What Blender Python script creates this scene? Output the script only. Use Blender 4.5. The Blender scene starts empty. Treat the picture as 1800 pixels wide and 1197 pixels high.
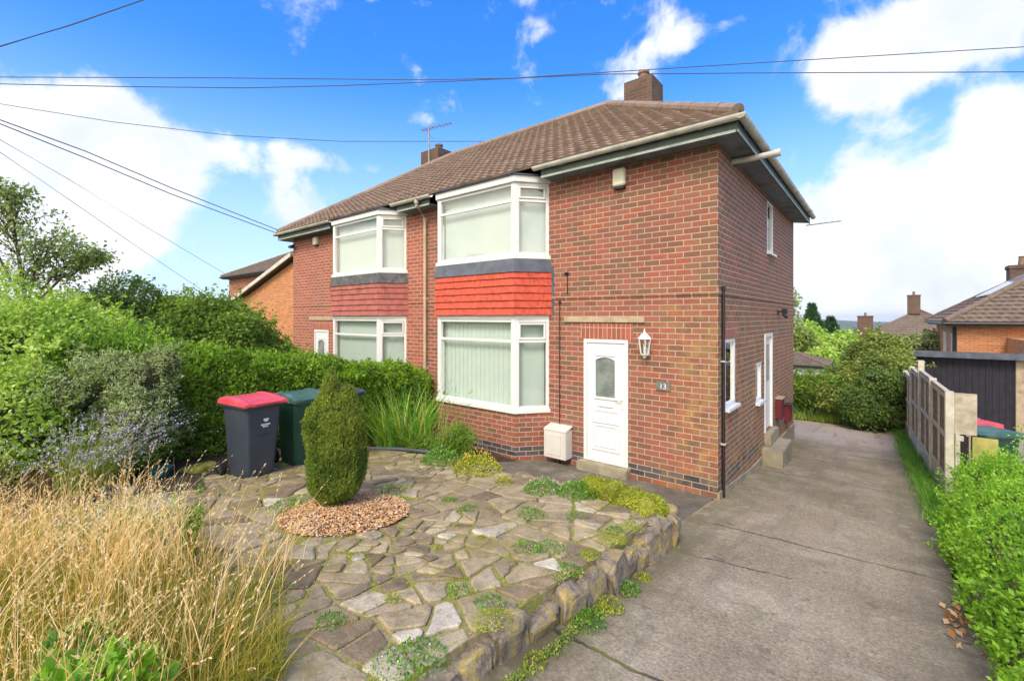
import bpy, bmesh, math, random
import numpy as np
from mathutils import Vector, Matrix
R = math.radians
random.seed(7); rng = np.random.default_rng(11)
SC = bpy.context.scene
COL = SC.collection

# ------------------------------------------------------------------ camera
CAM = (1.83, -6.9, 2.6)
cam_d = bpy.data.cameras.new('camera'); cam = bpy.data.objects.new('camera', cam_d); COL.objects.link(cam)
cam.location = CAM; cam.rotation_euler = (R(90), 0, R(39.2))
cam_d.lens = 16; cam_d.sensor_width = 36; cam_d.shift_y = -0.0225; cam_d.clip_start = .05; cam_d.clip_end = 9000
SC.camera = cam
def P(px, py, Z):
    """point of the real place seen at photo pixel px,py at depth Z metres"""
    a = (px-900)/800; b = (558-py)/800
    return Vector((CAM[0]+(a*.775-.632)*Z, CAM[1]+(a*.632+.775)*Z, CAM[2]+b*Z))

# ------------------------------------------------------------------ node helper
class N:
    def __init__(s, tree): s.t = tree; tree.nodes.clear()
    def n(s, typ, ins=None, **kw):
        nd = s.t.nodes.new(typ)
        for k, v in kw.items(): setattr(nd, k, v)
        for k, v in (ins or {}).items():
            sock = nd.inputs[k]
            if isinstance(v, bpy.types.NodeSocket): s.t.links.new(v, sock)
            else: sock.default_value = v
        return nd
    def m(s, op, a, b=0.0, c=None, clamp=False):
        i = {0: a, 1: b}
        if c is not None: i[2] = c
        return s.n('ShaderNodeMath', i, operation=op, use_clamp=clamp).outputs[0]
    def noise(s, vec, scale, detail=3, rough=.55, dist=0.0):
        return s.n('ShaderNodeTexNoise', {'Vector': vec, 'Scale': scale, 'Detail': detail, 'Roughness': rough, 'Distortion': dist}).outputs['Fac']
    def ramp(s, fac, stops, mode='LINEAR'):
        nd = s.n('ShaderNodeValToRGB', {'Fac': fac}); cr = nd.color_ramp; cr.interpolation = mode
        while len(cr.elements) < len(stops): cr.elements.new(.5)
        for e, (p, c) in zip(cr.elements, stops): e.position = p; e.color = (c[0], c[1], c[2], 1)
        return nd.outputs[0]
    def mix(s, fac, a, b, mode='MIX'):
        def v(x): return (x[0], x[1], x[2], 1) if isinstance(x, tuple) else x
        return s.n('ShaderNodeMixRGB', {'Fac': fac, 'Color1': v(a), 'Color2': v(b)}, blend_type=mode).outputs[0]
    def sstep(s, x, lo, hi):
        return s.n('ShaderNodeMapRange', {'Value': x, 'From Min': lo, 'From Max': hi}, interpolation_type='SMOOTHSTEP').outputs[0]

# ------------------------------------------------------------------ sky: Nishita light with clouds at infinity, soft sun
SUN_EL, SUN_AZ = 46, 162      # azimuth measured from +y towards +x
world = bpy.data.worlds.new('World'); SC.world = world; world.use_nodes = True
W = N(world.node_tree)
geo = W.n('ShaderNodeTexCoord').outputs['Generated']
sky = W.n('ShaderNodeTexSky', sky_type='NISHITA', sun_disc=False, sun_elevation=R(SUN_EL), sun_rotation=R(SUN_AZ),
          air_density=1.0, dust_density=.4, ozone_density=2.5).outputs[0]
sky = W.n('ShaderNodeHueSaturation', {'Hue': .497, 'Saturation': 1.32, 'Value': 1.0, 'Color': sky}).outputs[0]
sep = W.n('ShaderNodeSeparateXYZ', {0: geo})
az = W.m('ARCTAN2', sep.outputs[0], sep.outputs[1])
el = W.m('ARCSINE', sep.outputs[2])
def azel(px, py):
    v = P(px, py, 1)-Vector(CAM); v.normalize(); return math.atan2(v.x, v.y), math.asin(v.z)
# big cloud masses as they stood in the sky: (x, y, radius x, radius y, strength)
CL = [(60,40,260,75,-.8),(150,290,150,145,1.15),(40,345,210,185,1.1),(250,330,110,110,.9),(100,430,200,90,.55),
      (430,272,100,34,.72),(520,262,40,24,.5),(605,290,72,20,.66),(540,350,70,58,.66),(722,100,26,34,.55),(742,135,18,22,.45),(740,210,26,12,.28),(935,55,28,24,.5),(1290,42,30,17,.5),
      (1185,75,60,22,.52),(1105,125,62,40,.56),(1025,110,26,22,.46),(1120,175,60,24,.45),(1600,70,190,85,.98),(1500,130,90,75,.7),(1730,40,150,70,.98),
      (1735,190,60,50,.62),(1650,420,300,175,1.2),(1460,400,130,100,.95),(1790,290,130,120,1.0),(1560,520,400,110,1.1),(700,0,90,12,.6),(1370,285,36,36,.5)]
tot = None
for (px, py, rx, ry, amp) in CL:
    a0, e0 = azel(px, py); a1, _ = azel(px+rx, py); _, e1 = azel(px, py-ry)
    sa = max(abs(a1-a0), .01); se = max(abs(e1-e0), .01)
    da = W.m('DIVIDE', W.m('SUBTRACT', az, a0), sa); de = W.m('DIVIDE', W.m('SUBTRACT', el, e0), se)
    q = W.m('ADD', W.m('MULTIPLY', da, da), W.m('MULTIPLY', de, de))
    g = W.m('MULTIPLY', W.m('EXPONENT', W.m('MULTIPLY', W.m('POWER', q, 1.7), -.75)), amp)
    tot = g if tot is None else W.m('ADD', tot, g)
gofs = W.n('ShaderNodeVectorMath', {0: geo, 1: (3.7, 1.9, .6)}, operation='ADD').outputs[0]
nz = W.noise(gofs, 6.5, 10, .62, .25); nz2 = W.noise(geo, 2.2, 4, .5)
# unseen cloud cover behind the viewer, added to fill and warm the light
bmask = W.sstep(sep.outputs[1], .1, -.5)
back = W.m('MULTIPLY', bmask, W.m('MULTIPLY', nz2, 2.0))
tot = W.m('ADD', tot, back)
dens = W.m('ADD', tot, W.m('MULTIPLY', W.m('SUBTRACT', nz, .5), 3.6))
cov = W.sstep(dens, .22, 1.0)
hz = W.sstep(el, .50, .0)                       # pale air low in the sky
cloudcol = W.ramp(W.noise(gofs, 4.2, 8, .6, .4), [(.30, (.70, .76, .89)), (.52, (.90, .92, .97)), (.66, (1.03, 1.02, 1.0))])
CW = 5.0
cloudcol = W.mix(1.0, cloudcol, (CW, CW, CW), 'MULTIPLY')
cloudcol = W.mix(W.m('MULTIPLY', bmask, 1.0), cloudcol, (10.6, 9.5, 7.9))   # unseen rear cloud made bright and warm to offset blue sky light
blue = W.n('ShaderNodeMixRGB', {'Fac': 1.0, 'Color1': sky, 'Color2': (.80, 1.02, 1.42, 1)}, blend_type='MULTIPLY').outputs[0]
base = W.mix(W.m('MULTIPLY', hz, .86), blue, (3.0, 3.75, 4.5))
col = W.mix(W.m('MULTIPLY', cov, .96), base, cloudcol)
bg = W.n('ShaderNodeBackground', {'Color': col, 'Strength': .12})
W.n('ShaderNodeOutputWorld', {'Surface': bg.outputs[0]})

sun_d = bpy.data.lights.new('sun', 'SUN'); sun_d.energy = 1.5; sun_d.angle = R(18); sun_d.color = (1, .90, .76)
sun = bpy.data.objects.new('sun', sun_d); COL.objects.link(sun); sun.location = (0, 0, 30)
sd = Vector((math.sin(R(SUN_AZ))*math.cos(R(SUN_EL)), math.cos(R(SUN_AZ))*math.cos(R(SUN_EL)), math.sin(R(SUN_EL))))
sun.rotation_euler = sd.to_track_quat('Z', 'Y').to_euler()
SC.view_settings.view_transform = 'Standard'; SC.view_settings.look = 'None'
SC.view_settings.exposure = 1.03; SC.view_settings.gamma = 1
SC.render.engine = 'CYCLES'; SC.cycles.max_bounces = 6; SC.cycles.transparent_max_bounces = 12

# ------------------------------------------------------------------ materials
def new_mat(name):
    m = bpy.data.materials.new(name); m.use_nodes = True; return m, N(m.node_tree)
def finish(k, color, rough=.6, bump=None, strength=.3, dist=.01, spec=.4, metallic=0, coat=0):
    i = {'Base Color': color if isinstance(color, bpy.types.NodeSocket) else (*color, 1), 'Roughness': rough, 'Specular IOR Level': spec, 'Metallic': metallic, 'Coat Weight': coat}
    if bump is not None: i['Normal'] = k.n('ShaderNodeBump', {'Height': bump, 'Strength': strength, 'Distance': dist}).outputs[0]
    b = k.n('ShaderNodeBsdfPrincipled', i); k.n('ShaderNodeOutputMaterial', {'Surface': b.outputs[0]}); return b
def simple(name, col, rough=.5, var=.12, scale=6, spec=.4, bump=.1, metallic=0, dirt=None, coat=0):
    m, k = new_mat(name); oc = k.n('ShaderNodeTexCoord').outputs['Object']
    nn = k.noise(oc, scale, 5, .6); n2 = k.noise(oc, scale*9, 3, .6)
    lo = tuple(c*(1-var) for c in col); hi = tuple(min(1, c*(1+var)) for c in col)
    c = k.ramp(nn, [(.3, lo), (.7, hi)])
    if dirt: c = k.mix(k.m('MULTIPLY', k.sstep(k.noise(oc, scale*.6, 6, .65), .5, .72), dirt[1]), c, dirt[0])
    r = k.m('ADD', k.m('MULTIPLY', n2, .2), rough-.1)
    finish(k, c, r, k.m('ADD', nn, k.m('MULTIPLY', n2, .4)), bump, .01, spec, metallic, coat); return m
def brick(name, cols, mortar, L=.243, H=.0873, mort=.0135, blue=False, ochre=0, soldier=False, grime=.5):
    m, k = new_mat(name); uv = k.n('ShaderNodeUVMap').outputs[0]; s = k.n('ShaderNodeSeparateXYZ', {0: uv})
    u, v = (s.outputs[1], s.outputs[0]) if soldier else (s.outputs[0], s.outputs[1])
    oc = k.n('ShaderNodeTexCoord').outputs['Object']
    wob = k.m('MULTIPLY', k.m('SUBTRACT', k.noise(oc, 14, 2), .5), .005)
    v = k.m('ADD', v, wob)
    vr = k.m('DIVIDE', v, H); row = k.m('FLOOR', vr)
    uu = k.m('ADD', k.m('DIVIDE', u, L), k.m('MULTIPLY', k.m('FLOORED_MODULO', row, 2), .5)) if not soldier else k.m('DIVIDE', u, L)
    ci = k.m('FLOOR', uu)
    fu = k.m('MULTIPLY', k.m('SUBTRACT', uu, ci), L); fv = k.m('MULTIPLY', k.m('SUBTRACT', vr, row), H)
    du = k.m('MINIMUM', fu, k.m('SUBTRACT', L, fu)); dv = k.m('MINIMUM', fv, k.m('SUBTRACT', H, fv))
    d = k.m('MINIMUM', du, dv); edge = k.m('MULTIPLY', k.m('SUBTRACT', k.noise(oc, 60, 3), .5), .004)
    face = k.sstep(k.m('ADD', d, edge), mort*.35, mort*.62)
    cv = k.n('ShaderNodeCombineXYZ', {0: ci, 1: row}).outputs[0]
    wn = k.n('ShaderNodeTexWhiteNoise', {'Vector': cv}, noise_dimensions='2D')
    st = [((i+.0)/len(cols), c) for i, c in enumerate(cols)]
    c = k.ramp(wn.outputs[0], st, 'CONSTANT' if len(cols) > 4 else 'LINEAR')
    tex = k.noise(oc, 45, 4, .7); c = k.mix(.45, c, k.ramp(tex, [(.3, (.55, .5, .5)), (.7, (1.25, 1.2, 1.2))]), 'MULTIPLY')
    patch = k.noise(oc, 1.1, 5, .6)
    c = k.mix(k.m('MULTIPLY', k.sstep(patch, .5, .7), grime), c, (.17, .105, .075))
    if blue:
        isb = k.m('MULTIPLY', k.m('GREATER_THAN', row, .5), k.m('LESS_THAN', row, 2.5))
        c = k.mix(isb, c, k.ramp(wn.outputs[0], [(0, (.045, .048, .06)), (1, (.12, .105, .105))]))
    if ochre:
        so = k.n('ShaderNodeSeparateXYZ', {0: oc}); near = k.m('MULTIPLY', k.sstep(k.m('ABSOLUTE', so.outputs[0]), 1.15, .1), k.sstep(so.outputs[2], 3.4, 2.2))
        c = k.mix(k.m('MULTIPLY', k.m('MULTIPLY', near, k.sstep(k.noise(oc, 3.5, 5, .65), .42, .66)), ochre), c, (.42, .24, .07))
        q = k.m('MULTIPLY', k.sstep(k.m('ABSOLUTE', so.outputs[0]), .5, .02), k.sstep(k.noise(oc, 2.3, 4), .35, .6))
        c = k.mix(k.m('MULTIPLY', q, .45), c, (.16, .13, .07))
    mc = k.ramp(k.noise(oc, 2.0, 5, .6), [(.3, tuple(x*.72 for x in mortar)), (.65, mortar)])
    c = k.mix(face, mc, c)
    h = k.m('ADD', face, k.m('MULTIPLY', tex, .35))
    finish(k, c, k.m('ADD', .72, k.m('MULTIPLY', tex, .2)), h, .7, .006, .3); return m

RED = [(.285,.096,.068),(.32,.110,.076),(.245,.096,.068),(.31,.120,.082),(.21,.095,.064),(.335,.104,.064),(.26,.124,.080),(.29,.106,.068),(.20,.108,.068),(.31,.128,.076)]
OLD = [(.37,.105,.068),(.41,.125,.080),(.34,.11,.07),(.32,.10,.065),(.39,.13,.085),(.30,.11,.075)]
ORG = [(.50,.19,.065),(.56,.22,.08),(.45,.17,.06),(.60,.25,.09),(.52,.21,.09)]
M = {}
M['brick'] = brick('red_brick', RED, (.49,.37,.29), mort=.0145, blue=True, ochre=.8, grime=.4)
M['brick_left'] = brick('red_brick_neighbour', OLD, (.52,.39,.31), mort=.0150, blue=True, grime=.25)
M['brick_plain'] = brick('red_brick_plain', RED, (.62,.49,.40), grime=.4)
M['soldier'] = brick('soldier_brick', OLD, (.60,.44,.34), L=.243, H=.083, mort=.012, soldier=True, grime=.1)
M['orange'] = brick('orange_brick', ORG, (.55,.40,.28), L=.225, H=.075, grime=.1)
M['far_brick'] = brick('far_brick', OLD, (.4,.28,.2), L=.225, H=.075, grime=.3)
M['chim'] = brick('chimney_brick', [(.12,.06,.045),(.16,.085,.06),(.09,.065,.05),(.14,.09,.065)], (.17,.145,.115), L=.225, H=.08, mort=.011, grime=.6)
M['upvc'] = simple('white_upvc', (.72,.73,.73), .35, .03, 3, .5, .02, dirt=((.50,.50,.44), .25))
M['door_white'] = simple('white_door_skin', (.70,.73,.77), .3, .02, 2, .5, .01)
M['lead'] = simple('lead_flashing', (.085,.10,.135), .5, .35, 5, .5, .3)
M['lead_old'] = simple('lead_flashing_stained', (.075,.078,.085), .6, .5, 9, .4, .4, dirt=((.3,.27,.22), .5))
M['gutter'] = simple('weathered_gutter_plastic', (.56,.55,.50), .45, .25, 2.5, .4, .05, dirt=((.15,.14,.11), .75))
M['fascia'] = simple('dark_fascia_paint', (.07,.088,.08), .5, .3, 4, .4, .1)
M['soffit'] = simple('slate_blue_soffit_paint', (.17,.19,.24), .6, .2, 4, .3, .1, dirt=((.05,.05,.05), .6))
M['batten'] = simple('pale_green_trim', (.33,.40,.36), .6, .3, 6, .3, .1)
M['beige'] = simple('beige_downpipe_paint', (.50,.40,.31), .5, .15, 4, .3, .1, dirt=((.25,.18,.12), .4))
M['black'] = simple('black_plastic', (.02,.02,.022), .45, .2, 6, .4, .05)
M['stone'] = simple('lintel_stone', (.42,.34,.24), .85, .2, 7, .2, .5, dirt=((.18,.15,.10), .6))
M['concrete_step'] = simple('step_concrete', (.31,.275,.20), .9, .25, 4, .2, .5, dirt=((.12,.11,.06), .7))
M['conc_post'] = simple('concrete_post', (.56,.53,.45), .9, .2, 5, .2, .5, dirt=((.25,.24,.18), .5))
M['wood'] = simple('grey_weathered_wood', (.43,.38,.31), .85, .3, 7, .2, .4, dirt=((.18,.17,.10), .5))
M['wood_mid'] = simple('fence_panel_wood', (.25,.205,.165), .85, .3, 7, .2, .4)
M['wood_rail'] = simple('pale_fence_rail', (.52,.47,.38), .85, .2, 7, .2, .4)
M['wood_dark'] = simple('brown_fence_wood', (.22,.17,.14), .85, .35, 8, .2, .4)
M['darkboard'] = simple('black_stained_boards', (.022,.022,.033), .7, .35, 5, .3, .2)
M['bark'] = simple('bark', (.12,.085,.06), .9, .4, 14, .1, .8)
M['boxwhite'] = simple('off_white_box_plastic', (.62,.60,.57), .45, .06, 5, .4, .03, dirt=((.45,.42,.36), .35))
M['cream'] = simple('cream_box_plastic', (.72,.70,.56), .45, .06, 5, .4, .03)
M['bin_grey'] = simple('slate_grey_bin_plastic', (.040,.052,.072), .45, .12, 4, .45, .08, dirt=((.09,.09,.09), .3))
M['bin_green'] = simple('dark_green_bin_plastic', (.012,.060,.040), .42, .12, 4, .45, .08, dirt=((.05,.09,.07), .3))
M['lid_red'] = simple('red_bin_lid_plastic', (.66,.07,.095), .4, .12, 5, .45, .05, dirt=((.7,.25,.26), .35))
M['lid_green'] = simple('green_bin_lid_plastic', (.045,.12,.09), .38, .15, 5, .5, .05, dirt=((.25,.32,.29), .5))
M['rubber'] = simple('rubber', (.018,.018,.018), .8, .2, 8, .2, .1)
M['meter'] = simple('oxblood_box_paint', (.14,.02,.025), .45, .2, 5, .4, .05)
M['mark'] = simple('white_print', (.68,.70,.72), .5, .05, 10, .3, 0)
M['plaque'] = simple('slate_plaque', (.16,.17,.15), .6, .2, 20, .3, .1)
M['metal'] = simple('aerial_metal', (.30,.31,.32), .4, .2, 12, .5, .05, metallic=.7)
M['cable'] = simple('cable_sheath', (.10,.11,.13), .7, .1, 2, .2, 0)
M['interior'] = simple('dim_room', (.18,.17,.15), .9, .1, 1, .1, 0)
M['tile_red'] = simple('painted_red_tile', (.56,.080,.042), .6, .34, 13, .4, .25, dirt=((.34,.06,.04), .7))
M['tile_pink'] = simple('faded_red_tile', (.37,.115,.095), .7, .25, 6, .3, .3, dirt=((.17,.05,.045), .6))
M['pot'] = simple('chimney_pot_clay', (.22,.15,.11), .8, .3, 9, .2, .4)
M['solar'] = simple('solar_glass', (.22,.30,.42), .12, .05, 2, .8, 0)
M['blind'] = simple('pale_blind_fabric', (.56,.64,.61), .8, .03, 3, .2, .02)
M['net'] = simple('white_net_curtain', (.52,.59,.57), .8, .03, 3, .2, .05)
M['curtain'] = simple('grey_blue_curtain', (.25,.36,.38), .8, .2, 5, .2, .1)

def mk_glass():
    m, k = new_mat('window_glass')
    fr = k.n('ShaderNodeLayerWeight', {'Blend': .12}).outputs[0]
    a = k.n('ShaderNodeBsdfTransparent', {'Color': (.95,.98,.96,1)}).outputs[0]; b = k.n('ShaderNodeBsdfGlossy', {'Roughness': .02, 'Color': (1,1,1,1)}).outputs[0]
    mx = k.n('ShaderNodeMixShader', {0: k.m('ADD', k.m('MULTIPLY', fr, .65), .10, clamp=True), 1: a, 2: b}).outputs[0]
    k.n('ShaderNodeOutputMaterial', {'Surface': mx}); return m
M['glass'] = mk_glass()
def mk_frost():
    m, k = new_mat('obscured_glass'); oc = k.n('ShaderNodeTexCoord').outputs['Object']
    n1 = k.n('ShaderNodeTexVoronoi', {'Vector': oc, 'Scale': 60}).outputs[0]
    finish(k, k.ramp(k.noise(oc, 4, 4), [(.35, (.13,.165,.15)), (.65, (.24,.28,.26))]), .18, n1, .5, .01, .7); return m
M['frost'] = mk_frost()

def mk_roof(name, cols, moss=.5):
    m, k = new_mat(name); uv = k.n('ShaderNodeUVMap').outputs[0]; s = k.n('ShaderNodeSeparateXYZ', {0: uv})
    oc = k.n('ShaderNodeTexCoord').outputs['Object']
    fl = k.n('ShaderNodeCombineXYZ', {0: k.m('FLOOR', s.outputs[0]), 1: k.m('FLOOR', s.outputs[1])}).outputs[0]
    wn = k.n('ShaderNodeTexWhiteNoise', {'Vector': fl}, noise_dimensions='2D').outputs[0]
    c = k.ramp(wn, [(i/(len(cols)-1), x) for i, x in enumerate(cols)])
    nn = k.noise(oc, 9, 6, .7)
    c = k.mix(.5, c, k.ramp(nn, [(.3, (.5,.5,.5)), (.7, (1.4,1.35,1.3))]), 'MULTIPLY')
    c = k.mix(k.m('MULTIPLY', k.sstep(k.noise(oc, 2.5, 7, .7), .52, .68), moss), c, (.20,.17,.10))
    c = k.mix(k.m('MULTIPLY', k.sstep(k.noise(oc, 30, 3, .7), .60, .70), .5), c, (.34,.31,.25))
    finish(k, c, .88, nn, .5, .01, .2); return m
M['roof'] = mk_roof('brown_concrete_roof_tile', [(.22,.165,.135),(.29,.22,.18),(.26,.195,.16),(.33,.25,.205),(.23,.175,.145)])
M['roof_far'] = mk_roof('far_roof_tile', [(.15,.115,.095),(.20,.155,.125),(.17,.13,.11)], .4)

def mk_conc():
    m, k = new_mat('driveway_concrete'); oc = k.n('ShaderNodeTexCoord').outputs['Object']; s = k.n('ShaderNodeSeparateXYZ', {0: oc}); x, y = s.outputs[0], s.outputs[1]
    c = k.ramp(k.noise(oc, .9, 6, .62), [(.28, (.20,.165,.115)), (.5, (.30,.25,.18)), (.72, (.40,.345,.26))])
    c = k.mix(k.m('MULTIPLY', k.sstep(k.noise(oc, 1.7, 6, .7, .4), .50, .70), .6), c, (.20,.185,.11))
    c = k.mix(.6, c, k.ramp(k.noise(oc, 46, 4, .75), [(.34, (.45,.43,.42)), (.52, (1,1,1)), (.68, (1.6,1.55,1.5))]), 'MULTIPLY')
    vor = k.n('ShaderNodeTexVoronoi', {'Vector': oc, 'Scale': 70}).outputs['Color']; vs = k.n('ShaderNodeSeparateColor', {0: vor}).outputs[0]
    c = k.mix(.38, c, k.ramp(vs, [(0, (.55,.52,.5)), (.5, (1,1,1)), (1, (1.5,1.48,1.45))]), 'MULTIPLY')
    c = k.mix(k.m('MULTIPLY', k.sstep(k.noise(oc, 2.6, 3, .5), .69, .75), .55), c, (.08,.075,.07))     # oil spots
    # mossy edge on the house side and darker far edge
    e = k.m('MULTIPLY', k.sstep(x, .75, .1), k.sstep(k.noise(oc, 3, 5, .7), .36, .62)); c = k.mix(k.m('MULTIPLY', e, .6), c, (.15,.135,.05))
    e2 = k.m('MULTIPLY', k.sstep(x, 1.7, 2.45), k.sstep(k.noise(oc, 2.3, 5, .7), .30, .6)); c = k.mix(k.m('MULTIPLY', e2, .65), c, (.12,.105,.085))
    e3 = k.m('MULTIPLY', k.sstep(k.m('ABSOLUTE', k.m('SUBTRACT', y, 3.2)), 3.2, 1.2), k.sstep(k.noise(oc, 1.5, 5, .7), .4, .62)); c = k.mix(k.m('MULTIPLY', e3, .5), c, (.17,.155,.08))
    far = k.sstep(k.m('ADD', y, k.m('MULTIPLY', k.noise(oc, 1.5, 3), 1.2)), 7.6, 8.6); c = k.mix(k.m('MULTIPLY', far, .6), c, (.52,.42,.35))
    sv = k.n('ShaderNodeMapping', {'Vector': oc, 'Scale': (3.2, .45, 1)}).outputs[0]
    c = k.mix(k.m('MULTIPLY', k.sstep(k.noise(sv, 1.3, 5, .65), .50, .66), .42), c, (.15,.135,.10))       # worn wheel runs
    c = k.mix(k.m('MULTIPLY', k.sstep(k.noise(oc, 5.5, 4, .6), .64, .72), .5), c, (.11,.10,.08))
    c = k.mix(k.m('MULTIPLY', k.sstep(k.noise(oc, 4.1, 4, .6, .3), .62, .70), .35), c, (.46,.42,.35))
    e4 = k.m('MULTIPLY', k.sstep(x, .55, .15), k.m('MULTIPLY', k.sstep(y, -1.8, -2.5), k.sstep(k.noise(oc, 5, 5, .7), .32, .55))); c = k.mix(k.m('MULTIPLY', e4, .75), c, (.13,.105,.055))
    wob = k.m('MULTIPLY', k.m('SUBTRACT', k.noise(oc, 3.5, 5, .7), .5), .16)
    crack = None
    for (y0, kx, x0, x1, w) in ((-1.17, .08, -.2, 2.6, .017), (-2.40, .22, .2, 1.2, .011), (-4.37, .05, -.3, 3, .015), (2.6, .04, 0, 3, .012), (5.8, .02, 0, 3, .015)):
        yy = k.m('ADD', k.m('MULTIPLY', x, kx), y0); d = k.m('ABSOLUTE', k.m('ADD', k.m('SUBTRACT', y, yy), wob))
        g = k.m('MULTIPLY', k.sstep(d, w*1.6, w*.4), k.m('MULTIPLY', k.m('GREATER_THAN', x, x0), k.m('LESS_THAN', x, x1)))
        crack = g if crack is None else k.m('MAXIMUM', crack, g)
    cm = k.ramp(k.noise(oc, 1.6, 3), [(.48, (.055,.05,.04)), (.6, (.15,.15,.04))])
    c = k.mix(k.m('MULTIPLY', crack, .9), c, cm)
    h = k.m('SUBTRACT', k.m('ADD', k.noise(oc, 55, 4, .7), k.m('MULTIPLY', vs, .5)), k.m('MULTIPLY', crack, 2))
    finish(k, c, .9, h, .55, .006, .25); return m
M['drive'] = mk_conc()
def mk_slab():
    m, k = new_mat('sandstone_flag'); oc = k.n('ShaderNodeTexCoord').outputs['Object']
    a = k.n('ShaderNodeAttribute', attribute_name='rnd').outputs['Fac']
    c = k.ramp(a, [(0, (.165,.13,.085)), (.18, (.32,.26,.16)), (.36, (.38,.31,.19)), (.52, (.215,.16,.105)), (.68, (.44,.36,.225)), (.82, (.28,.225,.145)), (.94, (.44,.375,.26)), (1, (.60,.55,.46))])
    c = k.mix(.75, c, k.ramp(k.noise(oc, 7, 7, .7), [(.3, (.45,.44,.43)), (.5, (1,1,1)), (.7, (1.4,1.36,1.3))]), 'MULTIPLY')
    c = k.mix(.5, c, k.ramp(k.noise(oc, 60, 3, .7), [(.3, (.5,.5,.5)), (.7, (1.45,1.45,1.45))]), 'MULTIPLY')
    s = k.n('ShaderNodeSeparateXYZ', {0: oc}); lf = k.sstep(s.outputs[0], -2.2, -5.2)
    ms = k.sstep(k.m('ADD', k.noise(oc, 2.1, 6, .7), k.m('MULTIPLY', lf, .10)), .52, .70)
    c = k.mix(k.m('MULTIPLY', ms, .75), c, (.24,.20,.06))
    c = k.mix(k.m('MULTIPLY', k.sstep(k.noise(oc, 1.4, 6, .7, .5), .53, .66), .55), c, (.11,.095,.08))
    finish(k, c, .88, k.m('ADD', k.noise(oc, 9, 6, .7), k.m('MULTIPLY', k.noise(oc, 60, 3), .3)), .8, .012, .25); return m
M['slab'] = mk_slab()
def mk_ramp_noise(name, stops, scale, rough=.9, bump=.6, s2=None):
    m, k = new_mat(name); oc = k.n('ShaderNodeTexCoord').outputs['Object']
    n1 = k.noise(oc, scale, 7, .7); c = k.ramp(n1, stops)
    n2 = k.noise(oc, s2 or scale*12, 4, .7); c = k.mix(.6, c, k.ramp(n2, [(.3, (.5,.5,.5)), (.7, (1.5,1.5,1.5))]), 'MULTIPLY')
    finish(k, c, rough, k.m('ADD', n1, n2), bump, .012, .2); return m
M['joint'] = mk_ramp_noise('mossy_joint_mortar', [(.3, (.19,.15,.08)), (.45, (.32,.26,.15)), (.54, (.24,.25,.05)), (.62, (.29,.28,.07)), (.72, (.38,.32,.20))], 3)
M['soil'] = mk_ramp_noise('garden_soil', [(.35, (.045,.032,.02)), (.65, (.10,.075,.045))], 3)
M['path'] = mk_ramp_noise('dark_path_concrete', [(.3, (.085,.075,.06)), (.55, (.17,.15,.12)), (.7, (.27,.24,.18))], 2.2, s2=40)
M['ground'] = mk_ramp_noise('rough_turf_ground', [(.3, (.05,.07,.02)), (.5, (.07,.10,.025)), (.7, (.11,.10,.05))], .8, s2=12)
M['nb_drive'] = mk_ramp_noise('neighbour_gravel_drive', [(.3, (.26,.22,.19)), (.7, (.42,.37,.33))], 1.2, s2=30)
M['hill'] = mk_ramp_noise('distant_wooded_hill', [(.4, (.05,.08,.035)), (.6, (.10,.12,.05))], .004, s2=.03)
M['rock'] = mk_ramp_noise('lichened_sandstone', [(.28, (.07,.06,.05)), (.42, (.18,.145,.11)), (.52, (.28,.235,.17)), (.60, (.36,.27,.08)), (.72, (.40,.36,.29))], 6, s2=45)
def mk_attr(name, stops, rough=.6, transl=0.0, spec=.3, noise=None, nvar=.5):
    m, k = new_mat(name); a = k.n('ShaderNodeAttribute', attribute_name='rnd').outputs['Fac']
    oc = k.n('ShaderNodeTexCoord').outputs['Object']
    if noise: a = k.m('ADD', k.m('MULTIPLY', a, 1-nvar), k.m('MULTIPLY', k.sstep(k.noise(oc, noise, 4, .6), .3, .7), nvar))
    c = k.ramp(a, stops)
    b = k.n('ShaderNodeBsdfPrincipled', {'Base Color': c, 'Roughness': rough, 'Specular IOR Level': spec}).outputs[0]
    if transl:
        t = k.n('ShaderNodeBsdfTranslucent', {'Color': k.mix(1, c, (1.5,1.7,.7), 'MULTIPLY')}).outputs[0]
        b = k.n('ShaderNodeMixShader', {0: transl, 1: b, 2: t}).outputs[0]
    k.n('ShaderNodeOutputMaterial', {'Surface': b}); return m
LF = {}
LF['hedge'] = mk_attr('hedge_leaf', [(0, (.06,.12,.012)), (.45, (.16,.29,.022)), (.8, (.29,.46,.04)), (1, (.50,.63,.10))], .45, .3, .35, 2.2, .45)
LF['privet'] = mk_attr('bright_privet_leaf', [(0, (.08,.18,.015)), (.4, (.20,.40,.03)), (.75, (.33,.56,.05)), (1, (.50,.68,.14))], .42, .35, .35, 2.5, .4)
LF['shrub'] = mk_attr('garden_shrub_leaf', [(0, (.07,.12,.02)), (.45, (.17,.28,.035)), (.8, (.32,.44,.07)), (1, (.50,.60,.16))], .5, .3, .3, 1.6, .5)
LF['lime'] = mk_attr('lime_shrub_leaf', [(0, (.12,.20,.03)), (.4, (.32,.46,.07)), (.75, (.52,.64,.15)), (1, (.72,.78,.36))], .5, .35, .3, 1.5, .5)
LF['tree'] = mk_attr('sparse_tree_leaf', [(0, (.11,.16,.05)), (.5, (.26,.34,.11)), (1, (.46,.52,.24))], .5, .25, .3, 1.5, .4)
LF['dark'] = mk_attr('dark_shrub_leaf', [(0, (.045,.085,.016)), (.5, (.12,.20,.035)), (1, (.27,.37,.08))], .45, .2, .35, 1.4, .5)
LF['olive'] = mk_attr('olive_brown_shrub_leaf', [(0, (.08,.12,.03)), (.5, (.20,.28,.055)), (.78, (.34,.38,.09)), (1, (.50,.28,.16))], .6, .2, .25, 1.2, .5)
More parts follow.
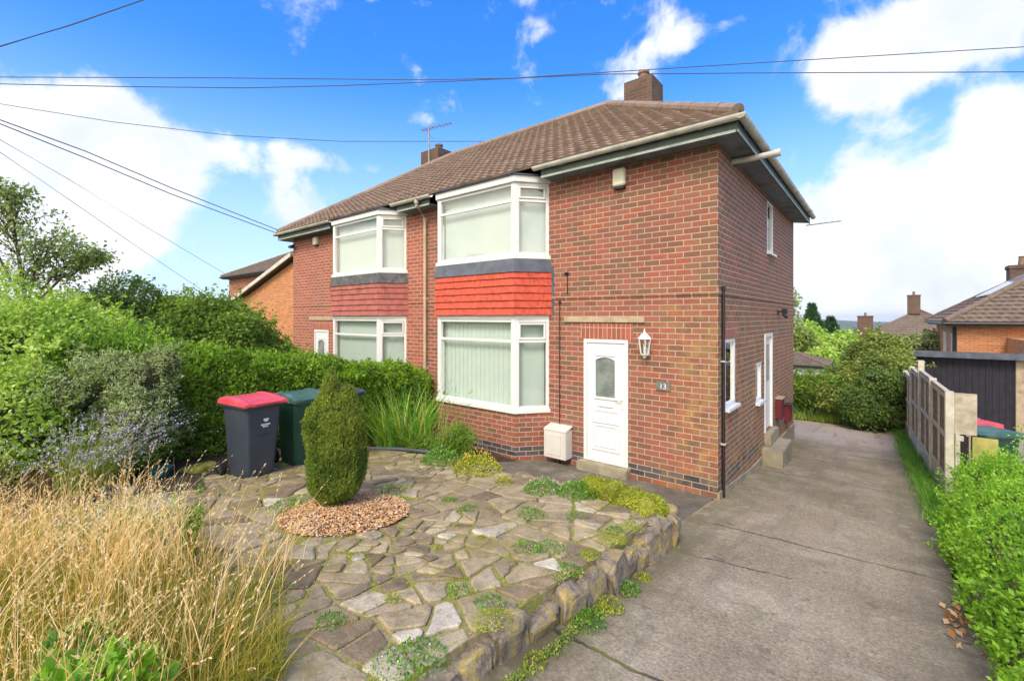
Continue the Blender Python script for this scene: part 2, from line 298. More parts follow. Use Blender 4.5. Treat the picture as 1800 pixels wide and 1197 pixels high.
LF['silver'] = mk_attr('grey_green_leaf', [(0, (.14,.20,.055)), (.5, (.35,.43,.17)), (1, (.62,.66,.42))], .6, .2, .25, 2, .4)
LF['conifer'] = mk_attr('yellow_green_conifer_scale', [(0, (.04,.08,.015)), (.35, (.11,.18,.026)), (.7, (.24,.30,.04)), (1, (.46,.43,.09))], .6, .15, .2, 3, .45)
LF['confar'] = mk_attr('fir_needle', [(0, (.02,.06,.02)), (.6, (.05,.13,.04)), (1, (.10,.20,.06))], .6, .1, .2, 1, .3)
LF['moss'] = mk_attr('yellow_moss_leaf', [(0, (.12,.15,.012)), (.5, (.30,.35,.03)), (1, (.52,.55,.08))], .7, .2, .2, 4, .4)
LF['weed'] = mk_attr('weed_leaf', [(0, (.04,.14,.015)), (.6, (.13,.32,.03)), (1, (.30,.46,.10))], .5, .3, .3)
LF['blade'] = mk_attr('sword_leaf', [(0, (.05,.16,.015)), (.5, (.15,.34,.03)), (.85, (.32,.48,.05)), (1, (.48,.42,.12))], .4, .3, .4)
LF['flower_y'] = mk_attr('small_yellow_flower', [(0, (.55,.42,.02)), (1, (.85,.72,.12))], .6, .2)
LF['flower_w'] = mk_attr('small_white_flower', [(0, (.7,.68,.62)), (1, (.85,.82,.78))], .6, .2)
LF['lav'] = mk_attr('lavender_spike', [(0, (.26,.22,.34)), (.6, (.46,.42,.58)), (1, (.66,.64,.72))], .7, .1)
LF['straw'] = mk_attr('dry_grass_straw', [(0, (.52,.29,.09)), (.35, (.80,.50,.21)), (.75, (.93,.69,.42)), (1, (.95,.80,.62))], .6, .3, .25)
LF['grass'] = mk_attr('long_green_grass', [(0, (.09,.14,.012)), (.35, (.22,.28,.03)), (.65, (.44,.38,.06)), (1, (.66,.44,.13))], .5, .3, .3)
LF['gravel'] = mk_attr('orange_gravel', [(0, (.26,.12,.05)), (.3, (.46,.22,.085)), (.6, (.56,.33,.15)), (.85, (.62,.46,.28)), (1, (.70,.62,.50))], .8, 0, .3)
LF['dead'] = mk_attr('fallen_leaf', [(0, (.25,.09,.03)), (.5, (.50,.25,.09)), (1, (.75,.56,.34))], .7, .1)

# ------------------------------------------------------------------ mesh helpers
def link(o, parent=None):
    COL.objects.link(o)
    if parent: o.parent = parent
    return o
def tag(o, label=None, cat=None, group=None, kind=None):
    if label: o['label'] = label
    if cat: o['category'] = cat
    if group: o['group'] = group
    if kind: o['kind'] = kind
    return o
def empty(name, loc, label, cat, group=None, rz=0):
    o = bpy.data.objects.new(name, None); o.empty_display_size = .2; o.location = loc; o.rotation_euler = (0, 0, rz); link(o); return tag(o, label, cat, group)
class MB:
    """collects shapes, builds ONE mesh object; uv in metres"""
    fx = None
    def __init__(s): s.v = []; s.f = []; s.mi = []; s.cur = 0
    def add(s, vs, fs):
        b = len(s.v); s.v += [tuple(v) for v in vs]; s.f += [[b+i for i in f] for f in fs]; s.mi += [s.cur]*len(fs); return s
    def box(s, x0, x1, y0, y1, z0, z1):
        v = [(x, y, z) for z in (z0, z1) for y in (y0, y1) for x in (x0, x1)]
        return s.add(v, [(0,2,3,1),(4,5,7,6),(0,1,5,4),(2,6,7,3),(0,4,6,2),(1,3,7,5)])
    def prism(s, pts, z0, z1, top=None):
        n = len(pts); tp = top or pts
        return s.add([(p[0], p[1], z0) for p in pts]+[(p[0], p[1], z1) for p in tp], [list(range(n))[::-1], list(range(n, 2*n))]+[(i, (i+1) % n, n+(i+1) % n, n+i) for i in range(n)])
    def seg(s, p0, p1, z0, z1, d0, d1, s0=0, s1=None):
        """box along wall line p0-p1 from s0 to s1; d = outward offset (right of the direction p0->p1)"""
        a = Vector((p0[0], p0[1])); b = Vector((p1[0], p1[1])); L = (b-a).length; t = (b-a)/L; n = Vector((t.y, -t.x)); s1 = L if s1 is None else s1
        q = [a+t*s0+n*d0, a+t*s1+n*d0, a+t*s1+n*d1, a+t*s0+n*d1]
        return s.prism([(w.x, w.y) for w in q], z0, z1)
    def tube(s, path, r, n=8, r1=None, cap=True):
        path = [Vector(p) for p in path]; k = len(path); rings = []
        for i, p in enumerate(path):
            d = (path[min(i+1, k-1)]-path[max(i-1, 0)]).normalized(); a = d.orthogonal().normalized() if abs(d.z) < .9 else Vector((1, 0, 0)); a = (a-d*a.dot(d)).normalized(); b = d.cross(a)
            rr = r[i] if isinstance(r, (list, tuple)) else (r+(r1-r)*i/(k-1) if r1 is not None else r)
            rings.append([p+(a*math.cos(2*math.pi*j/n)+b*math.sin(2*math.pi*j/n))*rr for j in range(n)])
        vs = [v for g in rings for v in g]; fs = [(i*n+j, i*n+(j+1) % n, (i+1)*n+(j+1) % n, (i+1)*n+j) for i in range(k-1) for j in range(n)]
        if cap: fs += [list(range(n))[::-1], list(range((k-1)*n, k*n))]
        return s.add(vs, fs)
    def lathe(s, c, prof, n=12):
        vs = [(c[0]+r*math.cos(2*math.pi*j/n), c[1]+r*math.sin(2*math.pi*j/n), c[2]+z) for r, z in prof for j in range(n)]; k = len(prof)
        return s.add(vs, [(i*n+j, i*n+(j+1) % n, (i+1)*n+(j+1) % n, (i+1)*n+j) for i in range(k-1) for j in range(n)]+[list(range(n))[::-1], list(range((k-1)*n, k*n))])
    def sphere(s, c, r, n=10, m=7):
        return s.lathe(c, [(max(1e-4, r*math.sin(math.pi*i/m)), -r*math.cos(math.pi*i/m)) for i in range(m+1)], n)
    def build(s, name, mats, parent=None, bevel=0, smooth=False, local=None):
        vs = s.v
        if MB.fx: vs = [MB.fx(v) for v in vs]
        me = bpy.data.meshes.new(name); me.from_pydata(vs, [], s.f)
        mats = mats if isinstance(mats, (list, tuple)) else [mats]
        for m_ in mats: me.materials.append(m_)
        me.polygons.foreach_set('material_index', s.mi)
        bm = bmesh.new(); bm.from_mesh(me); bmesh.ops.recalc_face_normals(bm, faces=bm.faces)
        if bevel: bmesh.ops.bevel(bm, geom=[e for e in bm.edges if len(e.link_faces) == 2 and e.calc_face_angle(0) > .5], offset=bevel, segments=2, affect='EDGES', clamp_overlap=True)
        uvl = bm.loops.layers.uv.new('UVMap'); Zx = Vector((0, 0, 1))
        for f in bm.faces:
            nn = f.normal
            if abs(nn.z) > .98: t, b = Vector((1, 0, 0)), Vector((0, 1, 0))
            else: t = Zx.cross(nn).normalized(); b = nn.cross(t)
            for l in f.loops: l[uvl].uv = (l.vert.co.dot(t), l.vert.co.dot(b))
            f.smooth = smooth
        bm.to_mesh(me); bm.free()
        o = bpy.data.objects.new(name, me)
        if local is not None:
            lx, ly, lz = local; me.transform(Matrix.Translation((-lx, -ly, -lz)))
            if not parent: o.location = local
        return link(o, parent)
def wall_panel(mb, fn, us, zs, holes, thick, inner=True):
    """wall with real openings; fn(u, z, depth) -> point; holes (u0,u1,z0,z1)"""
    U = sorted(set([us[0], us[1]]+[h[i] for h in holes for i in (0, 1)])); Zs = sorted(set([zs[0], zs[1]]+[h[i] for h in holes for i in (2, 3)]))
    def solid(i, j):
        if i < 0 or j < 0 or i >= len(U)-1 or j >= len(Zs)-1: return False
        u, z = (U[i]+U[i+1])/2, (Zs[j]+Zs[j+1])/2
        return not any(h[0] < u < h[1] and h[2] < z < h[3] for h in holes)
    for i in range(len(U)-1):
        for j in range(len(Zs)-1):
            if not solid(i, j): continue
            a, b, c, d = U[i], U[i+1], Zs[j], Zs[j+1]
            mb.add([fn(a, c, 0), fn(b, c, 0), fn(b, d, 0), fn(a, d, 0)], [(0, 1, 2, 3)])
            mb.add([fn(a, c, thick), fn(b, c, thick), fn(b, d, thick), fn(a, d, thick)], [(3, 2, 1, 0)])
            if not solid(i-1, j): mb.add([fn(a, c, 0), fn(a, d, 0), fn(a, d, thick), fn(a, c, thick)], [(0, 1, 2, 3)])
            if not solid(i+1, j): mb.add([fn(b, c, 0), fn(b, d, 0), fn(b, d, thick), fn(b, c, thick)], [(3, 2, 1, 0)])
            if not solid(i, j-1): mb.add([fn(a, c, 0), fn(b, c, 0), fn(b, c, thick), fn(a, c, thick)], [(3, 2, 1, 0)])
            if not solid(i, j+1): mb.add([fn(a, d, 0), fn(b, d, 0), fn(b, d, thick), fn(a, d, thick)], [(0, 1, 2, 3)])
    # merge
def np_mesh(name, verts, faces_n, mat, parent=None, rnd=None, tris=False):
    """verts (N*k,3) consecutive polygons of k verts"""
    k = faces_n; nv = len(verts); nf = nv//k
    me = bpy.data.meshes.new(name); me.vertices.add(nv); me.vertices.foreach_set('co', np.ascontiguousarray(verts, dtype=np.float32).ravel())
    me.loops.add(nv); me.loops.foreach_set('vertex_index', np.arange(nv, dtype=np.int32)); me.polygons.add(nf)
    me.polygons.foreach_set('loop_start', np.arange(0, nv, k, dtype=np.int32)); me.polygons.foreach_set('loop_total', np.full(nf, k, dtype=np.int32))
    if rnd is not None:
        at = me.attributes.new('rnd', 'FLOAT', 'POINT'); at.data.foreach_set('value', np.repeat(rnd, k).astype(np.float32))
    me.materials.append(mat); me.update(calc_edges=True)
    return link(bpy.data.objects.new(name, me), parent)
def unit(a): return a/np.maximum(np.linalg.norm(a, axis=1, keepdims=True), 1e-9)
def leaf_quads(p, n, size, ratio=.55, droop=.25, jit=.7):
    N_ = len(p); d = unit(n*.45+rng.normal(size=(N_, 3))*jit+np.array([0, 0, -droop])); nn = unit(n+rng.normal(size=(N_, 3))*.55)
    w = unit(np.cross(d, nn)); s = size[:, None]; up = np.cross(w, d)
    q = np.stack([p, p+d*s*.5+w*s*ratio*.5+up*s*.06, p+d*s, p+d*s*.5-w*s*ratio*.5+up*s*.06], 1)
    return q.reshape(-1, 3)
def sn(p, f, seed=0):
    r = np.random.default_rng(seed); out = np.zeros(len(p))
    for i in range(5):
        k = r.normal(size=3); k /= np.linalg.norm(k); out += np.sin(p@k*f*(1+.55*i)+r.uniform(0, 6.28))/(1+.5*i)
    return out/2.2
def blob_pts(blobs, n, shell=.3, rough=.16, freq=4, seed=1, gaps=0.0, zmin=None):
    B = np.array(blobs, float); ar = (B[:, 3]*B[:, 4]+B[:, 3]*B[:, 5]+B[:, 4]*B[:, 5]); idx = rng.choice(len(B), size=int(n*1.6), p=ar/ar.sum())
    d = unit(rng.normal(size=(len(idx), 3))); c = B[idx, :3]; r = B[idx, 3:]
    rad = 1-shell*rng.random(len(idx))**2
    p = c+d*r*rad[:, None]; nrm = unit(d/r)
    p += nrm*(sn(p, freq, seed)*rough)[:, None]*r.mean(1)[:, None]
    spr = rng.random(len(p)) < .16; p[spr] += nrm[spr]*(rng.random(spr.sum())**1.5*.30*np.clip(.6+sn(p[spr], freq*3, seed+9), 0, 1.6)*r[spr].mean(1))[:, None]
    keep = np.ones(len(p), bool)
    for j, b in enumerate(B):
        q = np.linalg.norm((p-b[:3])/b[3:], axis=1); keep &= ~((q < .72) & (idx != j))
    if gaps: keep &= sn(p, freq*2.2, seed+5) > -1.2+gaps*1.2
    if zmin is not None: keep &= p[:, 2] > zmin
    p, nrm = p[keep][:n], nrm[keep][:n]
    return p, nrm
def sprig_pts(p, nr, k, m, length, up=.5):
    """k sprigs of m leaves growing out from surface points"""
    i = rng.integers(0, len(p), k); d = unit(nr[i]*.8+rng.normal(size=(k, 3))*.45+np.array([0, 0, up])); L = length*rng.uniform(.3, 1.15, k)
    t = rng.random((k, m, 1)); q = p[i][:, None]+d[:, None]*t*L[:, None, None]+rng.normal(size=(k, m, 3))*length*.055*(1.3-t)
    return q.reshape(-1, 3), unit(np.repeat(d, m, 0)*.7+rng.normal(size=(k*m, 3))*.6)
def shade_rnd(n): return np.clip(rng.beta(2.0, 2.2, n), 0, 1)
def core_mesh(blobs, k=.78):  # solid hulls that darken the inside of a leaf mass
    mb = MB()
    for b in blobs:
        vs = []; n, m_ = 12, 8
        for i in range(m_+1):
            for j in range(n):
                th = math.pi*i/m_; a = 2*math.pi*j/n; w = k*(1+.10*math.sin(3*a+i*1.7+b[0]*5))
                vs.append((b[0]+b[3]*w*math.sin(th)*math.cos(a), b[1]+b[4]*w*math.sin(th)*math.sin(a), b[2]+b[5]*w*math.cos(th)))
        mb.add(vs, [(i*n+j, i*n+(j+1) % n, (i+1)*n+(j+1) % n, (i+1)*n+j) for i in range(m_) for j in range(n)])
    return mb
M['twig'] = simple('twigs_and_inner_shade', (.075,.08,.035), .95, .5, 12, .1, 1.0)  # twig colour, also painted shade on the solid foliage cores
def bush(name, label, cat, base, blobs, n, size, mat, ratio=.55, shell=.35, rough=.16, freq=3.5, gaps=.15, trunk=True, core=.74, group=None, seed=1, twigs=0, droop=.25, crown='foliage', thick=.05, flowers=None):
    e = empty(name, base, label, cat, group); bx, by, bz = base
    rel = [(b[0]-bx, b[1]-by, b[2]-bz)+tuple(b[3:]) for b in blobs]
    p, nr = blob_pts(rel, n, shell, rough, freq, seed, gaps)
    rm = sum(b[3] for b in rel)/len(rel); sp, sn_ = sprig_pts(p, nr, max(20, n//90), 22, min(.5, rm*.42)); p = np.concatenate([p, sp]); nr = np.concatenate([nr, sn_])
    s = size*rng.uniform(.6, 1.25, len(p))
    np_mesh(crown, leaf_quads(p, nr, s, ratio, droop), 4, mat, e, shade_rnd(len(p)))
    if flowers:
        fp, fn = blob_pts(rel, flowers[1], .05, rough, freq, seed, 0); fp += fn*.03
        np_mesh('flower', leaf_quads(fp, fn, flowers[2]*rng.uniform(.7, 1.3, len(fp)), .9, 0), 4, flowers[0], e, rng.random(len(fp)))
    if trunk or core:
        mb = core_mesh(rel, core) if core else MB()  # dark core stands in for shade between the leaves
        if trunk:
            zb = 0
            for b in rel:
                c = Vector(b[:3]); r0 = thick
                mid = Vector((c.x*.45+random.uniform(-.05, .05), c.y*.45+random.uniform(-.05, .05), max(.1, c.z*.5)))
                mb.tube([(random.uniform(-.04, .04), random.uniform(-.04, .04), -.1), mid, c], [r0, r0*.7, r0*.35], 6)
                for q in range(3+twigs):
                    d = Vector((random.gauss(0, 1), random.gauss(0, 1), abs(random.gauss(0, .8))+.2)).normalized()
                    t = c+Vector((d.x*b[3], d.y*b[4], d.z*b[5]))*.9
                    mb.tube([c, (c+t)/2+Vector((0, 0, .05)), t], [r0*.35, r0*.22, r0*.08], 5)
        mb.build('branches_shade_core' if not trunk or core else 'trunk', M['twig'] if core else M['bark'], e)
    return e
def blades(p, h, lean_dir, lean, width, nseg=4, curve=1.0, face=None):
    """curved tapered strips; returns quads array"""
    N_ = len(p); out = []; t = np.linspace(0, 1, nseg+1)
    ang = rng.uniform(0, 2*np.pi, N_) if face is None else face; wd = np.stack([np.cos(ang), np.sin(ang), np.zeros(N_)], 1)
    pts = []
    for ti in t:
        z = h*(ti-.25*curve*lean*ti*ti); off = lean_dir*(h*lean*(ti**1.8))[:, None]
        pts.append(p+off+np.stack([np.zeros(N_), np.zeros(N_), z], 1))
    for i in range(nseg):
        w0 = width*(1-t[i]**1.6)[...] if np.ndim(t[i]) else width*(1-t[i]**1.6); w1 = width*(1-t[i+1]**1.6)+.0004
        a = pts[i]; b = pts[i+1]
        out.append(np.stack([a-wd*w0[:, None]/2, a+wd*w0[:, None]/2, b+wd*w1[:, None]/2, b-wd*w1[:, None]/2], 1))
    return np.stack(out, 1).reshape(-1, 3), np.stack(pts, 1)

# ------------------------------------------------------------------ ground levels
def gz(y):
    if y < -9: return 1.062
    if y < 0: return -.118*y
    if y < 7: return -.085*y
    if y < 12: return -.595-.045*(y-7)
    if y < 30: return -.82-.09*(y-12)
    if y < 400: return -2.44-.085*(y-30)
    return -33.9-.02*min(y-400, 900)
def zp(x, y): return .59+.05*(x-.2)-.07*(y+2.3)
def pathz(x, y): return -y*(.118-.085*min(1, max(0, -x/1.6)))-.0
def gfull(x, y):
    if -7.0 < x < -.15 and y < -2.0: return zp(x, y)-.07
    if -7.0 < x < 0.02 and -2.0 <= y < 0: return pathz(x, y)-.03
    if x <= -7.0 and y < 0: return -.10*y-.04
    return gz(y)-.03

# ================================================================== THE SETTING
def axis(lo, hi, step, far):
    a = list(np.arange(lo, hi+1e-6, step)); s = step
    while a[-1] < far: s *= 1.35; a.append(a[-1]+s)
    s = step
    while a[0] > -far: s *= 1.35; a.insert(0, a[0]-s)
    a[0] = -far; a[-1] = far
    return a
xs = axis(-9, 5, .2, 2700); ys = axis(-9, 13, .2, 2700); nx, ny = len(xs), len(ys)
gv = [(x, y, gfull(x, y)+.012*math.sin(x*3.1+y)*math.sin(y*2.3)) for y in ys for x in xs]
gm = MB(); gm.add(gv, [(j*nx+i, j*nx+i+1, (j+1)*nx+i+1, (j+1)*nx+i) for j in range(ny-1) for i in range(nx-1)])
tag(gm.build('ground', M['ground'], smooth=True), kind='structure')
# far hills: long low ridge
hm = MB(); hv = []; hn = 90
for i in range(hn):
    a = R(-75+150*i/(hn-1)); 
    top = -14+7*math.sin(i*.21)+3*math.sin(i*.63+1)+1.2*math.sin(i*1.7)
    for rr, zz in ((1500, -110), (2000, top-42), (2350, top), (2560, -110)): hv.append((math.sin(a)*rr, math.cos(a)*rr, zz))
hm.add(hv, [(i*4+k, (i+1)*4+k, (i+1)*4+k+1, i*4+k+1) for i in range(hn-1) for k in range(3)])
tag(hm.build('hills', M['hill'], smooth=True), kind='structure')
# driveway
def sheet(name, x0, x1, y0, y1, zf, mat, nxs, nys, jitter=0.0, thick=.25):
    mb = MB(); vs = []
    for j in range(nys+1):
        y = y0+(y1-y0)*j/nys
        for i in range(nxs+1):
            a = x0(y) if callable(x0) else x0; b = x1(y) if callable(x1) else x1; x = a+(b-a)*i/nxs
            vs.append((x, y, zf(x, y)))
    n = nxs+1; fs = [(j*n+i, j*n+i+1, (j+1)*n+i+1, (j+1)*n+i) for j in range(nys) for i in range(nxs)]
    rim = [i for i in range(n)]+[j*n+nxs for j in range(1, nys+1)]+[nys*n+i for i in range(nxs-1, -1, -1)]+[j*n for j in range(nys-1, 0, -1)]
    b = len(vs); vs += [(vs[i][0], vs[i][1], vs[i][2]-thick) for i in rim]; k = len(rim)
    fs += [(rim[i], b+i, b+(i+1) % k, rim[(i+1) % k]) for i in range(k)]
    return tag(mb.add(vs, fs).build(name, mat), kind='structure')
wob = lambda y, s: .03*math.sin(y*2.1+s)+.02*math.sin(y*5.3+s*2)
sheet('driveway', lambda y: (-.30 if y < -2.3 else -.05 if y < -.1 else .02) if y < 7.2 else -.8, lambda y: 2.38+wob(y, 1)-.023*max(0, y), -10.5, 10.6, lambda x, y: gz(y), M['drive'], 6, 120)
sheet('path', -6.0, -.056, -2.2, -.002, lambda x, y: pathz(x, y)+.004, M['path'], 14, 8, thick=.02)

# crazy paving patio
poly = [(-.06, -6.6), (.02, -4.4), (.05, -3.8), (.02, -2.05), (-1.6, -2.08), (-3.7, -2.0), (-5.0, -2.3), (-5.9, -2.9), (-5.95, -6.6)]
jb = MB(); jb.add([(x, y, zp(x, y)-.012) for x, y in poly]+[(x, y, zp(x, y)-.6) for x, y in poly], [list(range(9))]+[(i, 9+i, 9+(i+1) % 9, (i+1) % 9) for i in range(9)])
def clip(pl, a, b, c):    # keep a*x+b*y<=c
    out = []
    for i in range(len(pl)):
        p, q = pl[i], pl[(i+1) % len(pl)]; dp, dq = a*p[0]+b*p[1]-c, a*q[0]+b*q[1]-c
        if dp <= 0: out.append(p)
        if (dp < 0) != (dq < 0): t = dp/(dp-dq); out.append((p[0]+(q[0]-p[0])*t, p[1]+(q[1]-p[1])*t))
    return out
r_ = random.Random(9)
GC = (-2.42, -4.36)      # gravel bed centre
slabs = []
def area(pl): return abs(sum(pl[i][0]*pl[(i+1) % len(pl)][1]-pl[(i+1) % len(pl)][0]*pl[i][1] for i in range(len(pl))))/2
def split(pl, depth=0):
    """break a flag along a rough line, as crazy paving is broken"""
    A_ = area(pl); cxm = sum(p[0] for p in pl)/len(pl); cym = sum(p[1] for p in pl)/len(pl)
    lim = .035+.20*max(0, .5+.5*math.sin(cxm*1.7+.6)*math.cos(cym*1.5+.4))**1.5*r_.uniform(.4, 1.4)
    if A_ < lim or depth > 14: slabs.append(pl); return
    sxx = sum((p[0]-cxm)**2 for p in pl); syy = sum((p[1]-cym)**2 for p in pl); sxy = sum((p[0]-cxm)*(p[1]-cym) for p in pl)
    th0 = .5*math.atan2(2*sxy, sxx-syy); w_ = math.sqrt(A_)
    for tr in range(12):
        th = th0+r_.gauss(0, .26); nx_, ny_ = math.cos(th), math.sin(th); c_ = nx_*cxm+ny_*cym+r_.uniform(-.20, .20)*w_
        p1, p2 = clip(pl, nx_, ny_, c_), clip(pl, -nx_, -ny_, -c_)
        if len(p1) > 3 and len(p2) > 3: break
    if len(p1) < 3 or len(p2) < 3 or min(area(p1), area(p2)) < .008: slabs.append(pl); return
    split(p1, depth+1); split(p2, depth+1)
split(poly)
vs = []; fs = []; rn = []; jpts = []
for cell in slabs:
    cx_ = sum(p[0] for p in cell)/len(cell); cy_ = sum(p[1] for p in cell)/len(cell)
    if (cx_-GC[0])**2/.62**2+(cy_-GC[1])**2/.62**2 < 1: continue
    cc_ = []
    for i in range(len(cell)):            # worn corners
        p, o1, o2 = cell[i], cell[i-1], cell[(i+1) % len(cell)]
        for o_ in (o1, o2): L = math.hypot(p[0]-o_[0], p[1]-o_[1]); k = min(.35, r_.uniform(.015, .05)/max(L, .01)); cc_.append((p[0]+(o_[0]-p[0])*k, p[1]+(o_[1]-p[1])*k))
    cell = cc_
    pts = []
    for i in range(len(cell)):
        p, q = cell[i], cell[(i+1) % len(cell)]; L = math.hypot(p[0]-q[0], p[1]-q[1])
        if L < .012: continue
        pts.append(p)
        m = max(1, int(L/.09))
        for k in range(1, m): t = k/m; pts.append((p[0]+(q[0]-p[0])*t+r_.gauss(0, .008), p[1]+(q[1]-p[1])*t+r_.gauss(0, .005)))
    if len(pts) < 3: continue
    gap = r_.uniform(.006, .018); dz = r_.uniform(-.006, .014); tx, ty = r_.gauss(0, .012), r_.gauss(0, .012); col_ = r_.random()
    def ins(p, g):
        d = math.hypot(p[0]-cx_, p[1]-cy_); k = max(.1, 1-g/d*1.25) if d > 1e-3 else 1; return (cx_+(p[0]-cx_)*k, cy_+(p[1]-cy_)*k)
    jpts += pts
    b = len(vs); n = len(pts)
    for g, h in ((gap, -.04), (gap, -.008), (gap+.012, 0)):
        for p in pts: x, y = ins(p, g); vs.append((x, y, zp(x, y)+h+dz+tx*(x-cx_)+ty*(y-cy_)))
    for k in range(2):
        for i in range(n): fs.append((b+k*n+i, b+k*n+(i+1) % n, b+(k+1)*n+(i+1) % n, b+(k+1)*n+i))
    fs.append(tuple(b+2*n+i for i in range(n))); rn += [col_]*(3*n)
tag(jb.build('patio_base', M['joint']), kind='structure')
pm = MB(); pm.add(vs, fs); po = pm.build('patio', M['slab']); tag(po, kind='structure')
at = po.data.attributes.new('rnd', 'FLOAT', 'POINT'); at.data.foreach_set('value', np.array(rn, dtype=np.float32))
jp = np.array(jpts); jp = jp[rng.integers(0, len(jp), 15000)]+rng.normal(size=(15000, 2))*[.020, .020]
j3 = np.stack([jp[:, 0], jp[:, 1], zp(jp[:, 0], jp[:, 1])+.0], 1); mk_ = sn(j3, 3.1, 77)+.35*sn(j3, 9, 78) > .12; j3 = j3[mk_]
JOINT_MOSS = j3
# soil bed along the hedge and by the street corner
def soilz(x, y): return zp(max(x, -6.9), y)+.02+.02*math.sin(x*5)*math.sin(y*4)+(.05 if x < -5.6 else 0)
sheet('soil', lambda y: -6.9, lambda y: -5.35-.22*math.sin(y*3) if y > -4.9 else -4.6-.2*math.sin(y*3), -8.6, -2.6, soilz, M['soil'], 10, 40, thick=.1)
sheet('flower_bed', -6.0, lambda y: -3.5-.25*math.sin(y*4), -2.0, -.52, lambda x, y: pathz(x, y)+.05+.02*math.sin(x*6), M['soil'], 14, 8, thick=.06)
# gravel bed
gb = MB(); ring = [(GC[0]+.60*math.cos(a)*(1+.06*math.sin(3*a)), GC[1]+.60*math.sin(a)*(1+.06*math.sin(3*a))) for a in np.linspace(0, 2*math.pi, 28, endpoint=False)]
gb.add([(x, y, zp(x, y)+.012) for x, y in ring]+[(GC[0], GC[1], zp(*GC)+.034)], [(i, (i+1) % 28, 28) for i in range(28)])
tag(gb.build('gravel_bed', M['soil']), kind='structure')
def pebbles(name, n, cxy, rad, size, mat, zf, label=None):
    a = rng.uniform(0, 2*np.pi, n); rr = rad*np.sqrt(rng.random(n))*np.where(rng.random(n) < .05, rng.uniform(1, 1.25, n), 1); x = cxy[0]+rr*np.cos(a); y = cxy[1]+rr*np.sin(a)
    z = np.array([zf(u, v) for u, v in zip(x, y)])+.010+.022*np.clip(1-(rr/rad)**2, -.2, 1).clip(0)+rng.uniform(0, .008, n)
    c = np.stack([x, y, z], 1); s = size*rng.uniform(.5, 1.3, n)
    o = np.array([[1,0,0],[0,1,0],[0,0,.8],[-1,0,0],[0,-1,0],[0,0,-.8]], float); tri = [(0,1,2),(1,3,2),(3,4,2),(4,0,2),(1,0,5),(3,1,5),(4,3,5),(0,4,5)]
    ca, sa = np.cos(a*7), np.sin(a*7); V = []
    for k in o:
        kx = k[0]*ca-k[1]*.7*sa; ky = k[0]*sa+k[1]*.7*ca; V.append(c+np.stack([kx*s, ky*s, np.full(n, k[2])*s*.7], 1)+rng.normal(size=(n, 3))*s[:, None]*.12)
    V = np.stack(V, 1); T = V[:, np.array(tri)].reshape(-1, 3)
    return np_mesh(name, T, 3, mat, None, np.repeat(rng.random(n), 8))
tag(pebbles('gravel', 5600, GC, .63, .013, LF['gravel'], zp), 'loose orange and buff gravel round the foot of the conifer', 'gravel', None, 'stuff')

# neighbour's drive on the right, below fence line
sheet('neighbour_driveway', 3.15, 8.5, -6, 12.95, lambda x, y: gz(y)+.004, M['nb_drive'], 6, 60, thick=.2)

# ================================================================== THE HOUSES
HW = 12.88
def mirror(v): return (-HW-v[0], v[1], v[2])
EV = 5.14      # top of wall
def window(parent, p0, p1, z0, z1, mode, blind, d=0.0, name='window', fm=.055, sill=True):
    """window over plan segment p0->p1, outward = right of p0->p1"""
    L = math.hypot(p1[0]-p0[0], p1[1]-p0[1]); fr = MB(); W_ = M['upvc']
    w = fr.seg; fw = fm
    zt = z1-(z1-z0)*.245
    w(p0, p1, z0, z0+fw, -.06, .0, 0, L); w(p0, p1, z1-fw, z1, -.06, .0, 0, L)
    w(p0, p1, z0+fw, z1-fw, -.06, .0, 0, fw); w(p0, p1, z0+fw, z1-fw, -.06, .0, L-fw, L)
    if mode != 'plain': w(p0, p1, zt-fw*.45, zt+fw*.45, -.055, -.004, fw, L-fw)
    f = fr.build('window', W_, parent, bevel=.004)
    g = MB(); t_ = Vector((p1[0]-p0[0], p1[1]-p0[1]))/L; nv_ = Vector((t_.y, -t_.x)); qa = Vector(p0[:2])+t_*fw-nv_*.03; qb = Vector(p0[:2])+t_*(L-fw)-nv_*.03
    g.add([(qa.x, qa.y, z0+fw), (qb.x, qb.y, z0+fw), (qb.x, qb.y, z1-fw), (qa.x, qa.y, z1-fw)], [(0, 1, 2, 3)]); g.build('pane', M['glass'], f)
    if mode == 'sash':                                   # small opening top light
        s = MB(); a, b, c, e = fw+.012, L-fw-.012, zt+fw*.5+.008, z1-fw-.010
        s.seg(p0, p1, c, c+.035, -.028, .012, a, b); s.seg(p0, p1, e-.035, e, -.028, .012, a, b); s.seg(p0, p1, c+.035, e-.035, -.028, .012, a, a+.035); s.seg(p0, p1, c+.035, e-.035, -.028, .012, b-.035, b)
        s.build('sash', W_, f, bevel=.003)
    if blind:
        bl = MB()
        if blind == 'vertical':
            n = max(2, int((L-.1)/.058))
            for i in range(n):
                a = .05+(L-.1)*i/n
                bl.seg(p0, p1, z0+.03, z1-.05, -.155-(.006 if i % 2 else 0), -.152-(.006 if i % 2 else 0), a+.002, a+(L-.1)/n+.004)
            bl.seg(p0, p1, z1-.09, z1-.05, -.19, -.13, .03, L-.03)
            bl.build('blind', M['blind'], f)
        else:
            vs = []; n = 60
            for i in range(n+1):
                a = .03+(L-.06)*i/n; dd = -.14-(.010*math.sin(i*1.3)+.006*math.sin(i*.47) if blind == 'curtain' else .0015*math.sin(i*.3))
                t = Vector((p1[0]-p0[0], p1[1]-p0[1]))/L; nn_ = Vector((t.y, -t.x)); q = Vector(p0[:2])+t*a+nn_*dd
                vs += [(q.x, q.y, z0+.02), (q.x, q.y, z1-.03)]
            bl.add(vs, [(2*i, 2*i+2, 2*i+3, 2*i+1) for i in range(n)]); bl.build('blind', M['net'] if blind == 'net' else M['curtain'], f)
    return f

